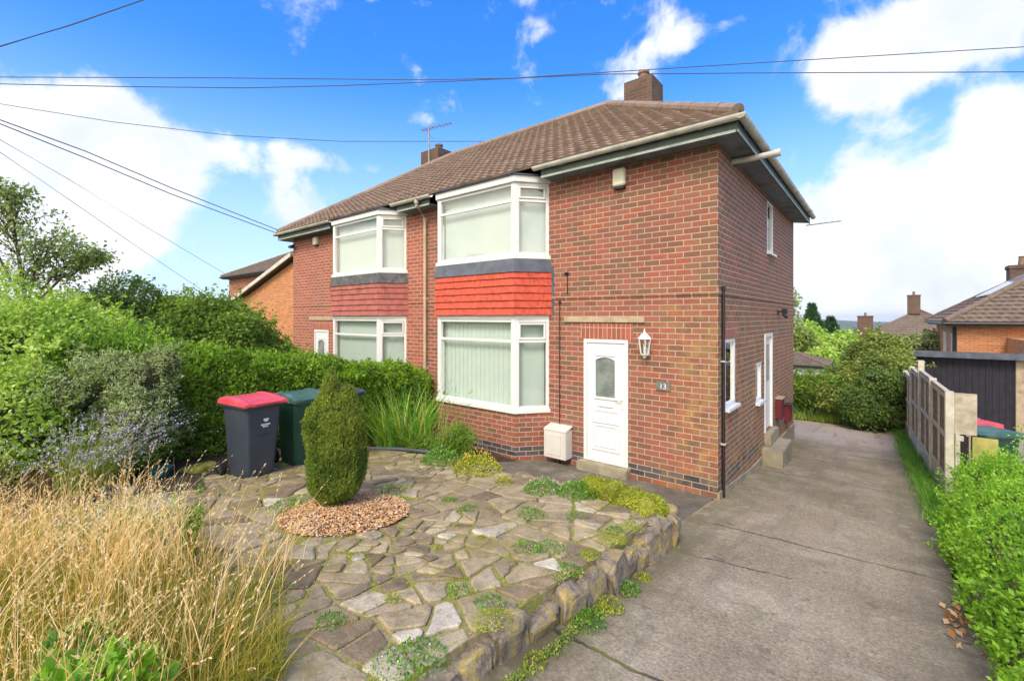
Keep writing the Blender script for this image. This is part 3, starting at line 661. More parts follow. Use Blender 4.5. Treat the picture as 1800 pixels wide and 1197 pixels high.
def strip_roof(mb, A, B, a_in, b_in, inward, zrise, rows_n, run, tilew=.225, uvs=None, base_u=0):
    """tiled slope: eaves A->B; ends move in by a_in/b_in per metre of run; inward unit vector"""
    A = Vector(A); B = Vector(B); t = (B-A).normalized(); L = (B-A).length; inw = Vector((*inward, 0)); sl = zrise
    nn = Vector((-inw.x*sl, -inw.y*sl, 1)).normalized()
    prof = [0, .004, .018, .025, .018, .004]
    for r in range(rows_n):
        v0, v1 = run*r/rows_n, run*(r+1)/rows_n
        l0, h0 = a_in*v0, L-b_in*v0; l1, h1 = a_in*v1, L-b_in*v1
        if h0-l0 < .02: break
        m = max(2, int((h0-l0)/tilew*6)); off = (.5 if r % 2 else 0)
        us = []; k0 = math.floor((l0/tilew-off)*6)
        uu = [l0]+[((k)/6+off)*tilew for k in range(k0+1, int((h0/tilew-off)*6)+1) if l0+.01 < ((k)/6+off)*tilew < h0-.01]+[h0]
        base = len(mb.v); vs = []; uvl = []
        for u in uu:
            ph = prof[int(round((u/tilew-off)*6)) % 6]
            jit = .004*math.sin(math.floor(u/tilew-off)*7.3+r*3.1)
            pu = min(max(u, l1), max(h1, l1)) if (l1 <= h1) else (l1+h1)/2
            q0 = A+t*u+inw*v0+Vector((0, 0, sl*v0)); q1 = A+t*pu+inw*v1+Vector((0, 0, sl*v1))
            vs += [q0-nn*.004, q0+nn*(.046+ph+jit), q1+nn*(ph*.9+.002)]
            for _ in range(3): uvs.append((u/tilew-off+base_u+.001, r+.5))
        fs = []
        for i in range(len(uu)-1):
            a = 3*i; fs += [(a, a+3, a+4, a+1), (a+1, a+4, a+5, a+2)]
        mb.add(vs, fs)
def build_roof(name, mb, uvs, mat, parent):
    vs = [MB.fx(v) for v in mb.v] if MB.fx else mb.v
    me = bpy.data.meshes.new(name); me.from_pydata(vs, [], mb.f); me.materials.append(mat)
    ul = me.uv_layers.new(name='UVMap'); vi = np.zeros(len(me.loops), dtype=np.int32); me.loops.foreach_get('vertex_index', vi)
    # keep the whole quad inside one tile
    U = np.array(uvs, dtype=np.float32)[vi]; c = U.reshape(-1, 4, 2).mean(1, keepdims=True); U = np.repeat(c, 4, 1).reshape(-1, 2)
    ul.data.foreach_set('uv', U.ravel()); me.update()
    return link(bpy.data.objects.new(name, me), parent)
def ridge_caps(mb, p, q, r=.085, step=.42):
    p, q = Vector(p), Vector(q); L = (q-p).length; n = max(1, int(L/step)); t = (q-p)/L
    for i in range(n):
        a = p+t*(L*i/n); b = p+t*(L*(i+1)/n+.02); s = r*(1+.03*math.sin(i*2.3))
        mb.tube([a, b], [s*1.06, s*.97], 10)

def half_house(right):
    MB.fx = None if right else mirror
    H = empty('semi_detached_house', (-3.2 if right else -9.7, 3.5, 0),
              'nearer red brick semi with bright red bay tiles, white front door and number 13' if right else
              'farther left half of the brick pair, with faded pink-red bay tiles, behind the hedge', 'house')
    BR = M['brick'] if right else M['brick_left']
    hx, hy = H.location.x, H.location.y
    H.location = (0, 0, 0)
    X0 = -6.44
    # ---- walls
    w = MB()
    door = (-2.19, -1.37, .16, 2.23)
    fh = [door, (-5.7, -3.0, .6, 5.0)]
    wall_panel(w, lambda u, z, d: (u, d, z), (X0, 0), (-.5, EV+.05), fh, .26)
    side_h = [(.36, .98, 1.24, 2.27), (2.5, 2.98, 1.02, 1.75), (3.28, 4.06, .30, 2.27), (3.55, 4.2, 3.93, 4.99)] if right else [(3, 3.9, 1.2, 2.2)]
    wall_panel(w, lambda u, z, d: (-d, u, z), (.26, 7.06), (-1.1, EV+.05), side_h, .26)
    w.box(X0, -.26, 6.8, 7.06, -1.1, EV+.05)
    # bay brick base (canted plan)
    A, B_, C_, D = (-5.8, 0), (-5.39, -.49), (-3.33, -.49), (-2.92, 0)
    w.prism([A, (-5.8, .1), (-2.92, .1), D, C_, B_], -.4, .86)
    # brick behind tile band (core)
    w.box(-5.68, -3.02, -.02, .05, 2.66, 3.6)
    # slim projecting string course
    for z in (2.93,):
        w.box(-2.86, .014, -.014, .0, z, z+.075); w.box(-6.43, -5.86, -.014, 0, z, z+.075)
        w.box(0, .014, 0, 7.05, z, z+.075)
    wo = w.build('wall', BR, H)
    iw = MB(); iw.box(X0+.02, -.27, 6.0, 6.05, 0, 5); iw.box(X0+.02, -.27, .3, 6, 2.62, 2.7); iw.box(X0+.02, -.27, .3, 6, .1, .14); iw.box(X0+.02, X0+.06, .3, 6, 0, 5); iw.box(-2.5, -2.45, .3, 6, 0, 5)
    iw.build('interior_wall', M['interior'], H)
    # soldier course and stone lintel over the door
    s = MB(); s.box(-2.26, -1.29, -.004, .004, 2.232, 2.50); s.build('door_arch', M['soldier'], H)
    s = MB(); s.box(-2.58, -1.09, -.03, .004, 2.515, 2.615); s.build('lintel', M['stone'], H, bevel=.006)
    if right:
        s = MB(); s.box(-.004, .006, .30, 1.04, 2.272, 2.5); s.build('window_arch', M['soldier'], H)
    # door
    d = MB(); x0, x1, z0, z1 = door
    for b in ((x0, x0+.06, z0, z1), (x1-.06, x1, z0, z1), (x0+.06, x1-.06, z1-.06, z1), (x0+.06, x1-.06, z0, z0+.05)): d.box(b[0], b[1], -.012, .06, b[2], b[3])
    df = d.build('door', M['upvc'], H, bevel=.004)
    l = MB(); a, b, c, e = x0+.064, x1-.064, z0+.054, z1-.064
    def ringbox(m, xa, xb, za, zb, t, y0, y1):
        m.box(xa, xb, y0, y1, za, za+t); m.box(xa, xb, y0, y1, zb-t, zb); m.box(xa, xa+t, y0, y1, za+t, zb-t); m.box(xb-t, xb, y0, y1, za+t, zb-t)
    gx0, gx1, gz0, gz1 = a+.165, b-.165, 1.26, 1.93
    wall_panel(l, lambda u, z, dd: (u, .008+dd, z), (a, b), (c, e), [(gx0, gx1, gz0, gz1)], .03)
    l.build('door_leaf', M['door_white'], df)
    l = MB(); ringbox(l, gx0-.035, gx1+.035, gz0-.035, gz1+.06, .038, -.012, .008)
    ringbox(l, a+.09, b-.09, .36, .84, .018, -.006, .008); ringbox(l, a+.15, b-.15, .42, .78, .012, -.004, .008)
    l.box(a+.12, b-.12, -.004, .008, 1.02, 1.035)
    # shallow arch head inside the glass surround
    for i in range(12):
        u0 = gx0+(gx1-gx0)*i/12; u1 = gx0+(gx1-gx0)*(i+1)/12; m_ = (i+.5)/12*2-1; h_ = .055*(m_*m_)
        l.box(u0, u1, -.010, .008, gz1-h_-.002, gz1+.005)
    l.build('door_moulding', M['door_white'], df, bevel=.003)
    g = MB(); g.box(gx0-.002, gx1+.002, .012, .02, gz0-.002, gz1+.002); g.build('door_glass', M['frost'], df)
    l = MB(); l.box(a+.21, b-.21, -.012, .008, 1.10, 1.15); l.build('letter_box', M['door_white'], df, bevel=.004)
    l = MB(); l.box(b-.055, b-.025, -.006, .008, 1.10, 1.34); l.tube([(b-.04, -.004, 1.25), (b-.04, -.05, 1.25), (b-.14, -.055, 1.25)], .011, 8); l.build('door_handle', M['upvc'], df)
    s = MB(); s.box(x0-.06, x1+.04, -.16, .1, -.25, .155); s.build('door_step', M['concrete_step'], H, bevel=.012)
    # ---- bay windows
    gr = 'vertical'
    for (za, zb, bl) in ((.93, 2.565, 'vertical' if right else 'net'), (3.73, 5.045, 'net')):
        window(H, B_, C_, za, zb, 'transom', bl, name='w')
        window(H, C_, D, za, zb, 'sash', bl)
        window(H, A, B_, za, zb, 'sash', bl)
        for (px_, py_) in (B_, C_):
            p = MB(); sg = 1 if px_ > -4.4 else -1; a_ = .085
            p.prism([(px_-sg*a_, py_-.012), (px_+sg*.004, py_-.014), (px_+sg*(a_*.65), py_+a_*.74-.008), (px_+sg*(a_*.65)-sg*.06, py_+a_*.74+.05), (px_-sg*a_, py_+.06)], za, zb)
            p.build('corner_post', M['upvc'], H, bevel=.004)
    def offs(d_):   # bay outline pushed out
        return [(-5.8-d_*1.0, .02), (-5.39-d_*.52, -.49-d_), (-3.33+d_*.52, -.49-d_), (-2.92+d_*1.0, .02)]
    for (d_, za, zb, mt, nm) in ((.045, .86, .93, 'upvc', 'sill'), (.02, 2.565, 2.64, 'upvc', 'window_head'), (.05, 3.66, 3.73, 'upvc', 'sill'), (.05, 5.045, 5.165, 'upvc', 'bay_fascia')):
        q = MB(); q.prism(offs(d_), za, zb); q.build(nm, M[mt], H, bevel=.006)
    q = MB(); q.prism(offs(.085), 5.166, 5.26, [(-5.7, .02), (-5.3, -.36), (-3.42, -.36), (-3.02, .02)]); q.build('bay_roof', M['lead'], H)
    # hanging tiles: courses of lapped flat tiles with open joints
    q = MB(); rows = 6; zb0, zt0 = 2.645, 3.45; side_pts = offs(.0)
    for r in range(rows):
        za = zb0+(zt0-zb0)*r/rows; zb = zb0+(zt0-zb0)*(r+1)/rows+.02; dl = .082-.001*r; dh = .050
        o0, o1 = offs(dl), offs(dh)
        for (i0, i1) in ((0, 1), (1, 2), (2, 3)):
            p, p_ = Vector(o0[i0]), Vector(o0[i1]); h, h_ = Vector(o1[i0]), Vector(o1[i1]); L = (p_-p).length; n = max(2, round(L/.165)); of = .5 if r % 2 else 0
            cuts = [0]+[(k+of)/n for k in range(0 if of else 1, n) if 0 < (k+of)/n < 1]+[1]
            t = (p_-p)/L; nn_ = Vector((t.y, -t.x))
            for k in range(len(cuts)-1):
                u0 = cuts[k]+.0015/L; u1 = cuts[k+1]-.0015/L; jz = random.uniform(-.003, .003); jd = random.uniform(0, .004)
                a0, a1 = p+(p_-p)*u0+nn_*jd, p+(p_-p)*u1+nn_*jd; b0, b1 = h+(h_-h)*u0, h+(h_-h)*u1
                c0, c1 = a0-nn_*.014, a1-nn_*.014; e0, e1 = b0-nn_*.014, b1-nn_*.014
                q.add([(a0.x, a0.y, za+jz), (a1.x, a1.y, za+jz), (b1.x, b1.y, zb), (b0.x, b0.y, zb), (c0.x, c0.y, za+jz), (c1.x, c1.y, za+jz), (e1.x, e1.y, zb), (e0.x, e0.y, zb)],
                      [(0,1,2,3), (4,7,6,5), (0,4,5,1), (1,5,6,2), (2,6,7,3), (3,7,4,0)])
    q.build('hanging_tiles', M['tile_red'] if right else M['tile_pink'], H)
    q = MB(); q.prism(offs(.03), 2.641, 3.66); q.build('bay_core', M['black'], H)
    q = MB(); q.prism(offs(.085), 3.42, 3.66, offs(.046)); q.build('lead_flashing', M['lead'] if right else M['lead_old'], H)
    # black stepped flashing against the wall beside the bay
    q = MB()
    for k in range(10): q.box(-2.86, -2.80-.015*(k % 2), -.008, .0, 2.66+k*.0873, 2.66+(k+1)*.0873-.003)
    q.build('stepped_flashing', M['lead'], H)
    # ---- roof
    E0, z0 = .36, 5.28; sl = .68; run = 3.53+E0
    rf = MB(); uvs = []; rows_ = 23
    strip_roof(rf, (X0, -E0, z0), (E0, -E0, z0), 0, 1, (0, 1), sl, rows_, run, uvs=uvs)
    strip_roof(rf, (E0, -E0, z0), (E0, 7.06+E0, z0), 1, 1, (-1, 0), sl, rows_, run, uvs=uvs, base_u=100)
    strip_roof(rf, (E0, 7.06+E0, z0), (X0, 7.06+E0, z0), 1, 0, (0, -1), sl, rows_, run, uvs=uvs, base_u=200)
    ro = build_roof('roof', rf, uvs, M['roof'], H)
    ap = (E0-run, 3.53, z0+sl*run+.05)
    rc = MB(); ridge_caps(rc, (E0-.02, -E0+.02, z0+.06), ap); ridge_caps(rc, (E0-.02, 7.06+E0-.02, z0+.06), ap); ridge_caps(rc, (X0, 3.53, ap[2]), ap)
    rc.build('ridge_tile', M['roof'], ro, smooth=False)
    # eaves: soffit, fascia, trim, gutter
    q = MB(); zs0 = 5.085
    q.prism([(X0, -E0+.05), (-5.86, -E0+.05), (-5.86, -.001), (X0, -.001)], zs0, zs0+.012); q.build('soffit', M['soffit'], H); q = MB()
    q.prism([(-2.86, -E0+.05), (E0-.05, -E0+.05), (.001, -.001), (-2.86, -.001)], zs0, zs0+.012); q.build('soffit', M['soffit'], H); q = MB()
    q.prism([(E0-.05, -E0+.05), (E0-.05, 7.06+E0-.05), (.001, 7.06), (.001, -.001)], zs0, zs0+.012)
    q.build('soffit', M['soffit'], H)
    q = MB(); y = -E0+.05
    for xa, xb in ((X0, -5.86), (-2.86, E0-.03)): q.box(xa, xb, y-.022, y, zs0-.02, z0+.0); q.build('fascia', M['fascia'], H); q = MB()
    q.box(E0-.05, E0-.028, y, 7.06+E0-.05, zs0-.02, z0)
    fa = q.build('fascia', M['fascia'], H)
    q = MB()
    for xa, xb in ((X0, -5.86), (-2.86, E0-.05)): q.box(xa, xb, y-.03, y-.022, zs0-.024, zs0+.012); q.build('trim', M['batten'], H); q = MB()
    q.box(E0-.028, E0-.02, y-.03, 7.06+E0-.05, zs0-.024, zs0+.012)
    q.build('trim', M['batten'], H)
    def gutter(p, q_, out):
        m_ = MB(); p, q_ = Vector(p), Vector(q_); o = Vector((*out, 0)); t = (q_-p).normalized(); ang = [R(180+180*i/9) for i in range(10)]
        ri = []
        for r_, in ((.062,), (.056,)): ri.append([o*math.cos(a)*r_+Vector((0, 0, math.sin(a)*r_)) for a in ang])
        prof = ri[0]+ri[1][::-1]; n = len(prof)
        m_.add([p+v for v in prof]+[q_+v for v in prof], [(i, (i+1) % n, n+(i+1) % n, n+i) for i in range(n)]+[list(range(n))[::-1], list(range(n, 2*n))])
        L = (q_-p).length; k = max(1, int(L/.95))
        for i in range(k):
            c = p+t*(L*(i+.5)/k); rr = .069
            pr = [o*math.cos(a)*rr+Vector((0, 0, math.sin(a)*rr)) for a in ang]+[o*math.cos(a)*.0625+Vector((0, 0, math.sin(a)*.0625)) for a in ang[::-1]]
            m_.add([c-t*.03+v for v in pr]+[c+t*.03+v for v in pr], [(i, (i+1) % n, n+(i+1) % n, n+i) for i in range(n)]+[list(range(n))[::-1], list(range(n, 2*n))])
        return m_.build('gutter', M['gutter'], H)
    gy = -E0-.035; gzz = 5.255
    gutter((-2.98, gy, gzz), (E0+.09, gy, gzz), (0, -1)); gutter((X0+.001, gy, gzz), (-5.74, gy, gzz), (0, -1)); gutter((E0+.035, gy-.05, gzz), (E0+.035, 7.06+E0+.06, gzz), (1, 0))
    # chimney
    q = MB(); cxx, cyy, w2 = -2.72, 3.78, .35
    if not right: cxx, w2 = -2.72, .44
    q.box(cxx-w2, cxx+w2, cyy-w2, cyy+w2, 6.2, 8.31)
    ch = q.build('chimney', M['chim'], ro)
    q = MB(); q.lathe((cxx, cyy, 8.31), [(.17, 0), (.15, .06), (.12, .08), (.115, .22), (.14, .24), (.14, .29), (.10, .30)], 12); q.build('chimney_pot', M['pot'], ro)
    # alarm box
    q = MB(); q.box(-1.61, -1.40, -.085, 0, 4.74, 5.02) if right else q.box(-1.63, -1.40, -.085, 0, 4.78, 5.00)
    ab = q.build('alarm_box', M['cream'], H, bevel=.015)
    q = MB(); q.box(-1.60, -1.41, -.075, -.005, 4.69, 4.742) if right else q.box(-1.62, -1.41, -.075, -.005, 4.74, 4.782); q.build('strobe_lens', M['black'], ab, bevel=.006)
    if right:
        # side windows and door
        window(H, (0, .36), (0, .98), 1.24, 2.27, 'plain', 'curtain'); q = MB(); q.box(-.05, .075, .32, 1.03, 1.19, 1.24); q.build('sill', M['upvc'], H, bevel=.006)
        window(H, (0, 2.5), (0, 2.98), 1.02, 1.75, 'plain', 'net'); q = MB(); q.box(-.05, .075, 2.46, 3.02, .965, 1.02); q.build('sill', M['upvc'], H, bevel=.006)
        window(H, (0, 3.55), (0, 4.2), 3.93, 4.99, 'plain', 'net'); q = MB(); q.box(-.05, .07, 3.51, 4.24, 3.88, 3.93); q.build('sill', M['upvc'], H, bevel=.006)
        q = MB(); q.box(-.08, .02, 3.28, 3.345, .30, 2.27); q.box(-.08, .02, 3.995, 4.06, .30, 2.27); q.box(-.08, .02, 3.345, 3.995, 2.2, 2.27); q.box(-.06, -.02, 3.345, 3.995, .33, 2.2)
        sdr = q.build('side_door', M['upvc'], H, bevel=.004); q = MB(); q.box(-.02, -.012, 3.47, 3.87, 1.3, 2.05); q.build('door_glass', M['frost'], sdr)
        st = MB(); st.box(.0, .36, 3.0, 4.15, -.75, .06); st.box(0, .12, 3.24, 4.12, .06, .295); st.build('door_step', M['concrete_step'], H, bevel=.012)
        pl = MB()
        for i in range(14):
            ya, yb = 7.06*i/14, 7.06*(i+1)/14; pl.add([(.0, ya, gz(ya)-.15), (.028, ya, gz(ya)-.15), (.028, yb, gz(yb)-.15), (0, yb, gz(yb)-.15), (0, ya, max(gz(ya)+.10, -.03-.01*i)), (.022, ya, max(gz(ya)+.10, -.04-.01*i)), (.022, yb, max(gz(yb)+.10, -.05-.01*i)), (0, yb, max(gz(yb)+.10, -.04-.01*i))], [(0,1,2,3),(4,5,6,7),(1,2,6,5),(0,1,5,4),(2,3,7,6)])
        pl.build('plinth_render', M['concrete_step'], H)
        # wall lantern
        lx, ly, lz = -1.04, -.13, 2.16
        q = MB(); q.box(lx-.035, lx+.035, -.02, 0, 2.28, 2.46) if False else q.box(lx-.03, lx+.03, -.018, 0, 2.0, 2.14)
        q.tube([(lx, -.01, 2.06), (lx, -.07, 1.99), (lx, ly, 2.0), (lx, ly, 2.035)], .011, 8)
        q.lathe((lx, ly, 2.0), [(.01, -.035), (.022, -.02), (.03, .0), (.06, .02), (.062, .035)], 6)
        q.lathe((lx, ly, 2.265), [(.112, 0), (.10, .022), (.055, .075), (.03, .085), (.026, .10), (.012, .115), (.014, .135), (.003, .16)], 6)
        for k in range(6):
            a = math.pi*k/3; q.tube([(lx+.060*math.cos(a), ly+.060*math.sin(a), 2.035), (lx+.098*math.cos(a), ly+.098*math.sin(a), 2.268)], .007, 5)
        wl = q.build('wall_lamp', M['upvc'], H)
        q = MB(); q.lathe((lx, ly, 2.036), [(.056, 0), (.094, .23)], 6); q.build('lamp_glass', M['glass'], wl); q = MB(); q.tube([(lx, ly, 2.04), (lx, ly, 2.17)], .02, 8); q.build('bulb', M['mark'], wl)
        # number plaque
        q = MB(); q.box(-.90, -.68, -.022, 0, 1.475, 1.61); pq = q.build('number_plaque', M['plaque'], H, bevel=.004)
        fc = bpy.data.curves.new('t', 'FONT'); fc.body = '13'; fc.size = .115; fc.extrude = .002; fc.align_x = 'CENTER'; fo = bpy.data.objects.new('t', fc); COL.objects.link(fo)
        bpy.context.view_layer.update(); me = bpy.data.meshes.new_from_object(fo.evaluated_get(bpy.context.evaluated_depsgraph_get())); bpy.data.objects.remove(fo)
        me.transform(Matrix.Translation((-.79, -.0235, 1.503)) @ Matrix.Rotation(R(90), 4, 'X')); me.materials.clear(); me.materials.append(M['mark']); me.name = 'digits'
        link(bpy.data.objects.new('digits', me), pq)
        # gas meter box on the front wall, side boxes, pipes
        q = MB(); q.box(-2.88, -2.42, -.23, 0, .12, .62); q.add([(-2.89, -.24, .60), (-2.41, -.24, .60), (-2.41, 0, .66), (-2.89, 0, .66), (-2.89, -.24, .625), (-2.41, -.24, .625), (-2.41, 0, .69), (-2.89, 0, .69)], [(0,1,2,3),(4,5,6,7),(0,1,5,4),(1,2,6,5),(2,3,7,6),(3,0,4,7)])
        mb_ = q.build('gas_meter_box', M['boxwhite'], H, bevel=.012); q = MB(); q.box(-2.83, -2.52, -.24, -.228, .18, .55); q.build('box_door', M['boxwhite'], mb_, bevel=.004)
        q = MB(); q.tube([(-2.62, -.10, -.05), (-2.62, -.10, .13)], .014, 8); q.build('gas_pipe', M['rubber'], mb_)
        q = MB(); q.tube([(-2.68, -.012, .68), (-2.68, -.012, 2.86)], .010, 6); q.box(-2.70, -2.66, -.025, 0, 2.84, 2.9); q.build('vertical_cable', M['black'], H)
        q = MB(); q.tube([(-2.52, -.012, 3.02), (-2.52, -.012, 3.36)], .008, 6); q.box(-2.57, -2.50, -.03, 0, 3.36, 3.40); q.build('vertical_cable', M['rubber'], H)
        q = MB(); q.tube([(.03, .17, -.03), (.03, .17, 3.02)], .024, 8); q.box(.0, .06, .14, .20, 3.0, 3.05); cp = q.build('cable_duct', M['black'], H)
        for zc in (.75, 1.95): q = MB(); q.box(.0, .06, .135, .205, zc, zc+.025); q.build('clip', M['gutter'], cp)
        q = MB(); q.tube([(.0, .78, 5.03), (.20, .78, 5.02), (.60, .80, 5.03)], [.045, .045, .045], 12); q.tube([(.58, .80, 5.03), (.66, .80, 5.035)], .055, 12); q.build('flue_pipe', M['boxwhite'], H, smooth=False)
        for (ya, yb, za, zb, mt) in ((4.45, 4.8, .38, .82, 'meter'), (5.6, 5.95, .12, .50, 'meter')):
            q = MB(); q.box(0, .12, ya, yb, za, zb); o_ = q.build('meter_box', M[mt], H, bevel=.01); q = MB(); q.box(0, .14, ya-.02, yb+.02, zb, zb+.025); q.build('box_lid', M['stone'] if ya < 5 else M['black'], o_)
        q = MB(); q.box(0, .03, 4.7, 4.78, 2.68, 2.76); q.tube([(.03, 4.74, 2.72), (.10, 4.74, 2.73)], .014, 6); q.box(.09, .19, 4.66, 4.82, 2.67, 2.79); q.tube([(.12, 4.64, 2.66), (.2, 4.60, 2.60)], .03, 8); q.build('security_light', M['black'], H)
        q = MB(); q.tube([(0.25, 7.3, 5.02), (1.0, 7.42, 5.06)], .012, 6)
        for k in range(5): q.tube([(.45+.12*k, 7.24, 5.035+.01*k), (.45+.12*k, 7.46, 5.035+.01*k)], .004, 5)
        q.build('television_aerial', M['metal'], H)
        # shared beige downpipe near the party wall
        q = MB(); q.tube([(-6.22, gy, 5.20), (-6.22, gy, 5.10), (-6.33, -.06, 4.86), (-6.33, -.06, .0)], .036, 10); q.tube([(-6.22, gy, 5.21), (-6.22, gy, 5.13)], .05, 10)
        for zc in (4.80, 3.0, 1.4): q.tube([(-6.33, -.06, zc), (-6.33, -.06, zc+.07)], .044, 10); q.box(-6.39, -6.27, -.03, 0, zc+.01, zc+.05)
        q.build('downpipe', M['beige'], H)
    else:
        q = MB(); q.tube([(.0, .06, 5.0), (-.05, -.05, 4.9), (-.12, -.14, 4.86)], .02, 6); q.box(-.20, -.04, -.18, -.06, 4.80, 4.88); q.build('security_light', M['black'], H)
        # aerial strapped to the chimney
        q = MB(); ax_, ay_ = cxx-.02, cyy-.47; q.tube([(ax_, ay_, 7.6), (ax_, ay_, 9.15)], .028, 6)
        q.tube([(ax_+.25, ay_-.12, 8.98), (ax_-.75, ay_+.35, 9.12)], .018, 6)
        for k in range(9): t_ = k/8; c = Vector((ax_+.2-.9*t_, ay_-.1+.42*t_, 8.99+.12*t_)); q.tube([c-Vector((.06, .13, 0)), c+Vector((.06, .13, 0))], .009, 5)
        q.tube([(ax_+.12, ay_, 8.7), (ax_+.12, ay_, 9.12)], .012, 5); q.tube([(ax_, ay_, 8.8), (ax_-.2, ay_+.05, 8.62)], .012, 5)
        q.build('television_aerial', M['metal'], H)
    # put the empty at the foot of the house, keeping the children in place
    H.location = ((hx, hy, 0) if right else (hx, hy, 0))
    for o in list(COL.objects):
        if o.parent == H: o.location = (-hx, -hy, 0)
    MB.fx = None
half_house(True); half_house(False)

# ------------------------------------------------------------------ other buildings
def hip_house(name, label, x0, x1, y0, y1, zb, ze, pitch, wallm, roofm=None, chim=(), wins=(), over=.35, rows=14):
    e = empty(name, ((x0+x1)/2, (y0+y1)/2, zb), label, 'house'); ox, oy, oz = e.location
    def fin(o): o.location = (-ox, -oy, -oz); return o
    q = MB(); q.box(x0, x1, y0, y1, zb-.5, ze+.02); wl = fin(q.build('wall', wallm, e))
    w = min(x1-x0, y1-y0)/2+over; X0, X1, Y0, Y1 = x0-over, x1+over, y0-over, y1+over; uvs = []; rf = MB(); lx = (X1-X0) >= (Y1-Y0)
    for A, B, inn in (((X0, Y0), (X1, Y0), (0, 1)), ((X1, Y0), (X1, Y1), (-1, 0)), ((X1, Y1), (X0, Y1), (0, -1)), ((X0, Y1), (X0, Y0), (1, 0))):
        strip_roof(rf, (*A, ze+.12), (*B, ze+.12), 1, 1, inn, pitch, rows, w, uvs=uvs)
    ro = fin(build_roof('roof', rf, uvs, roofm or M['roof_far'], e))
    rc = MB(); zt = ze+.15+pitch*w
    a1 = (X0+w, Y0+w, zt); a2 = (X1-w, Y1-w, zt)
    for c, a in (((X0, Y0), a1), ((X1, Y1), a2), ((X1, Y0), a2 if lx else a1), ((X0, Y1), a1 if lx else a2)): ridge_caps(rc, (*c, ze+.17), a, .1, .6)
    if (Vector(a1)-Vector(a2)).length > .3: ridge_caps(rc, a1, a2, .1, .6)
    fin_child = rc.build('ridge_tile', roofm or M['roof_far'], ro)
    q = MB(); q.box(X0+.03, X1-.03, Y0+.03, Y1-.03, ze-.02, ze+.11); fin(q.build('fascia', M['fascia'], e))
    q = MB()
    for A, B in (((X0-.05, Y0-.05), (X1+.05, Y0-.05)), ((X0-.05, Y0-.05), (X0-.05, Y1+.05)), ((X1+.05, Y0-.05), (X1+.05, Y1+.05))): q.tube([(*A, ze+.08), (*B, ze+.08)], .055, 8)
    fin(q.build('gutter', M['black'], e))
    for (cx_, cy_, cw, z0_, z1_) in chim:
        q = MB(); q.box(cx_-cw, cx_+cw, cy_-cw, cy_+cw, z0_, z1_-.15); q.box(cx_-cw-.04, cx_+cw+.04, cy_-cw-.04, cy_+cw+.04, z1_-.15, z1_); q.build('chimney', M['chim'], ro)
        q = MB(); q.lathe((cx_, cy_, z1_), [(.14, 0), (.11, .35), (.14, .38), (.1, .4)], 10); q.build('chimney_pot', M['pot'], ro)
    for (p0, p1, za, zb_) in wins:
        f = MB(); L = math.hypot(p1[0]-p0[0], p1[1]-p0[1])
        for b in ((za, za+.06, 0, L), (zb_-.06, zb_, 0, L), (za+.06, zb_-.06, 0, .06), (za+.06, zb_-.06, L-.06, L), (za+.06, zb_-.06, L/2-.03, L/2+.03)): f.seg(p0, p1, b[0], b[1], .0, .03, b[2], b[3])
        fo = fin(f.build('window', M['upvc'], e)); g = MB(); g.seg(p0, p1, za+.05, zb_-.05, .002, .012, .05, L-.05); g.build('pane', M['net'], fo)
    return e, fin, ro
OH, fin, ro = hip_house('detached_house', 'orange brick house with solar panels on its brown hipped roof, behind the black garage', 3.9, 13.5, 16, 24.2, gz(18)-.3, 2.30, .655, M['orange'],
    chim=((6.5, 22.35, .42, 3.3, 4.85),), wins=(((3.9, 17.6), (3.9, 16.6), .6, 1.98), ((3.9, 20.5), (3.9, 19.6), .6, 1.98)), rows=20)
# dark brown downpipe at the near corner
q = MB(); q.tube([(3.83, 16.1, 2.3), (3.83, 16.1, -2)], .05, 8); fin(q.build('downpipe', M['black'], OH))
# solar panels on the left slope
for i in range(3):
    for j in range(2):
        q = MB(); ya, yb = 17.9+i*1.25, 17.9+i*1.25+1.2; va, vb = 1.45+j*1.15, 1.45+j*1.15+1.1; X = 3.55
        ya += .0; pts = [(X+v, y, 2.42+.655*v+.11) for v, y in ((va, ya), (vb, ya), (vb, yb), (va, yb))]
        if va > 1.4: q.add(pts+[(a, b, c+.04) for a, b, c in pts], [(0,1,2,3),(4,5,6,7),(0,1,5,4),(1,2,6,5),(2,3,7,6),(3,0,4,7)])
        q.build('solar_panel', M['solar'], ro)
q0 = P(1610, 590, 52)
hip_house('detached_house', 'distant brown roofed brick house with a tall central chimney, beyond the dense bush', q0.x-4, q0.x+4.6, q0.y-4, q0.y+4.6, -8, .45, .62, M['far_brick'],
    chim=((q0.x-.2, q0.y-.3, .55, 3.0, 5.15), (q0.x-4.6, q0.y+1.2, .75, -1, 2.8)))
hip_house('detached_house', 'red brick hipped house far left, seen over the hedge shrubs with a tall chimney', -31.4, -20.5, 4.5, 12, .2, 5.1, .52, M['brick_left'], chim=((-25.6, 8.6, .5, 6.2, 8.35),), wins=(((-30.4, 4.5), (-29.9, 4.5), 3.5, 4.1),))
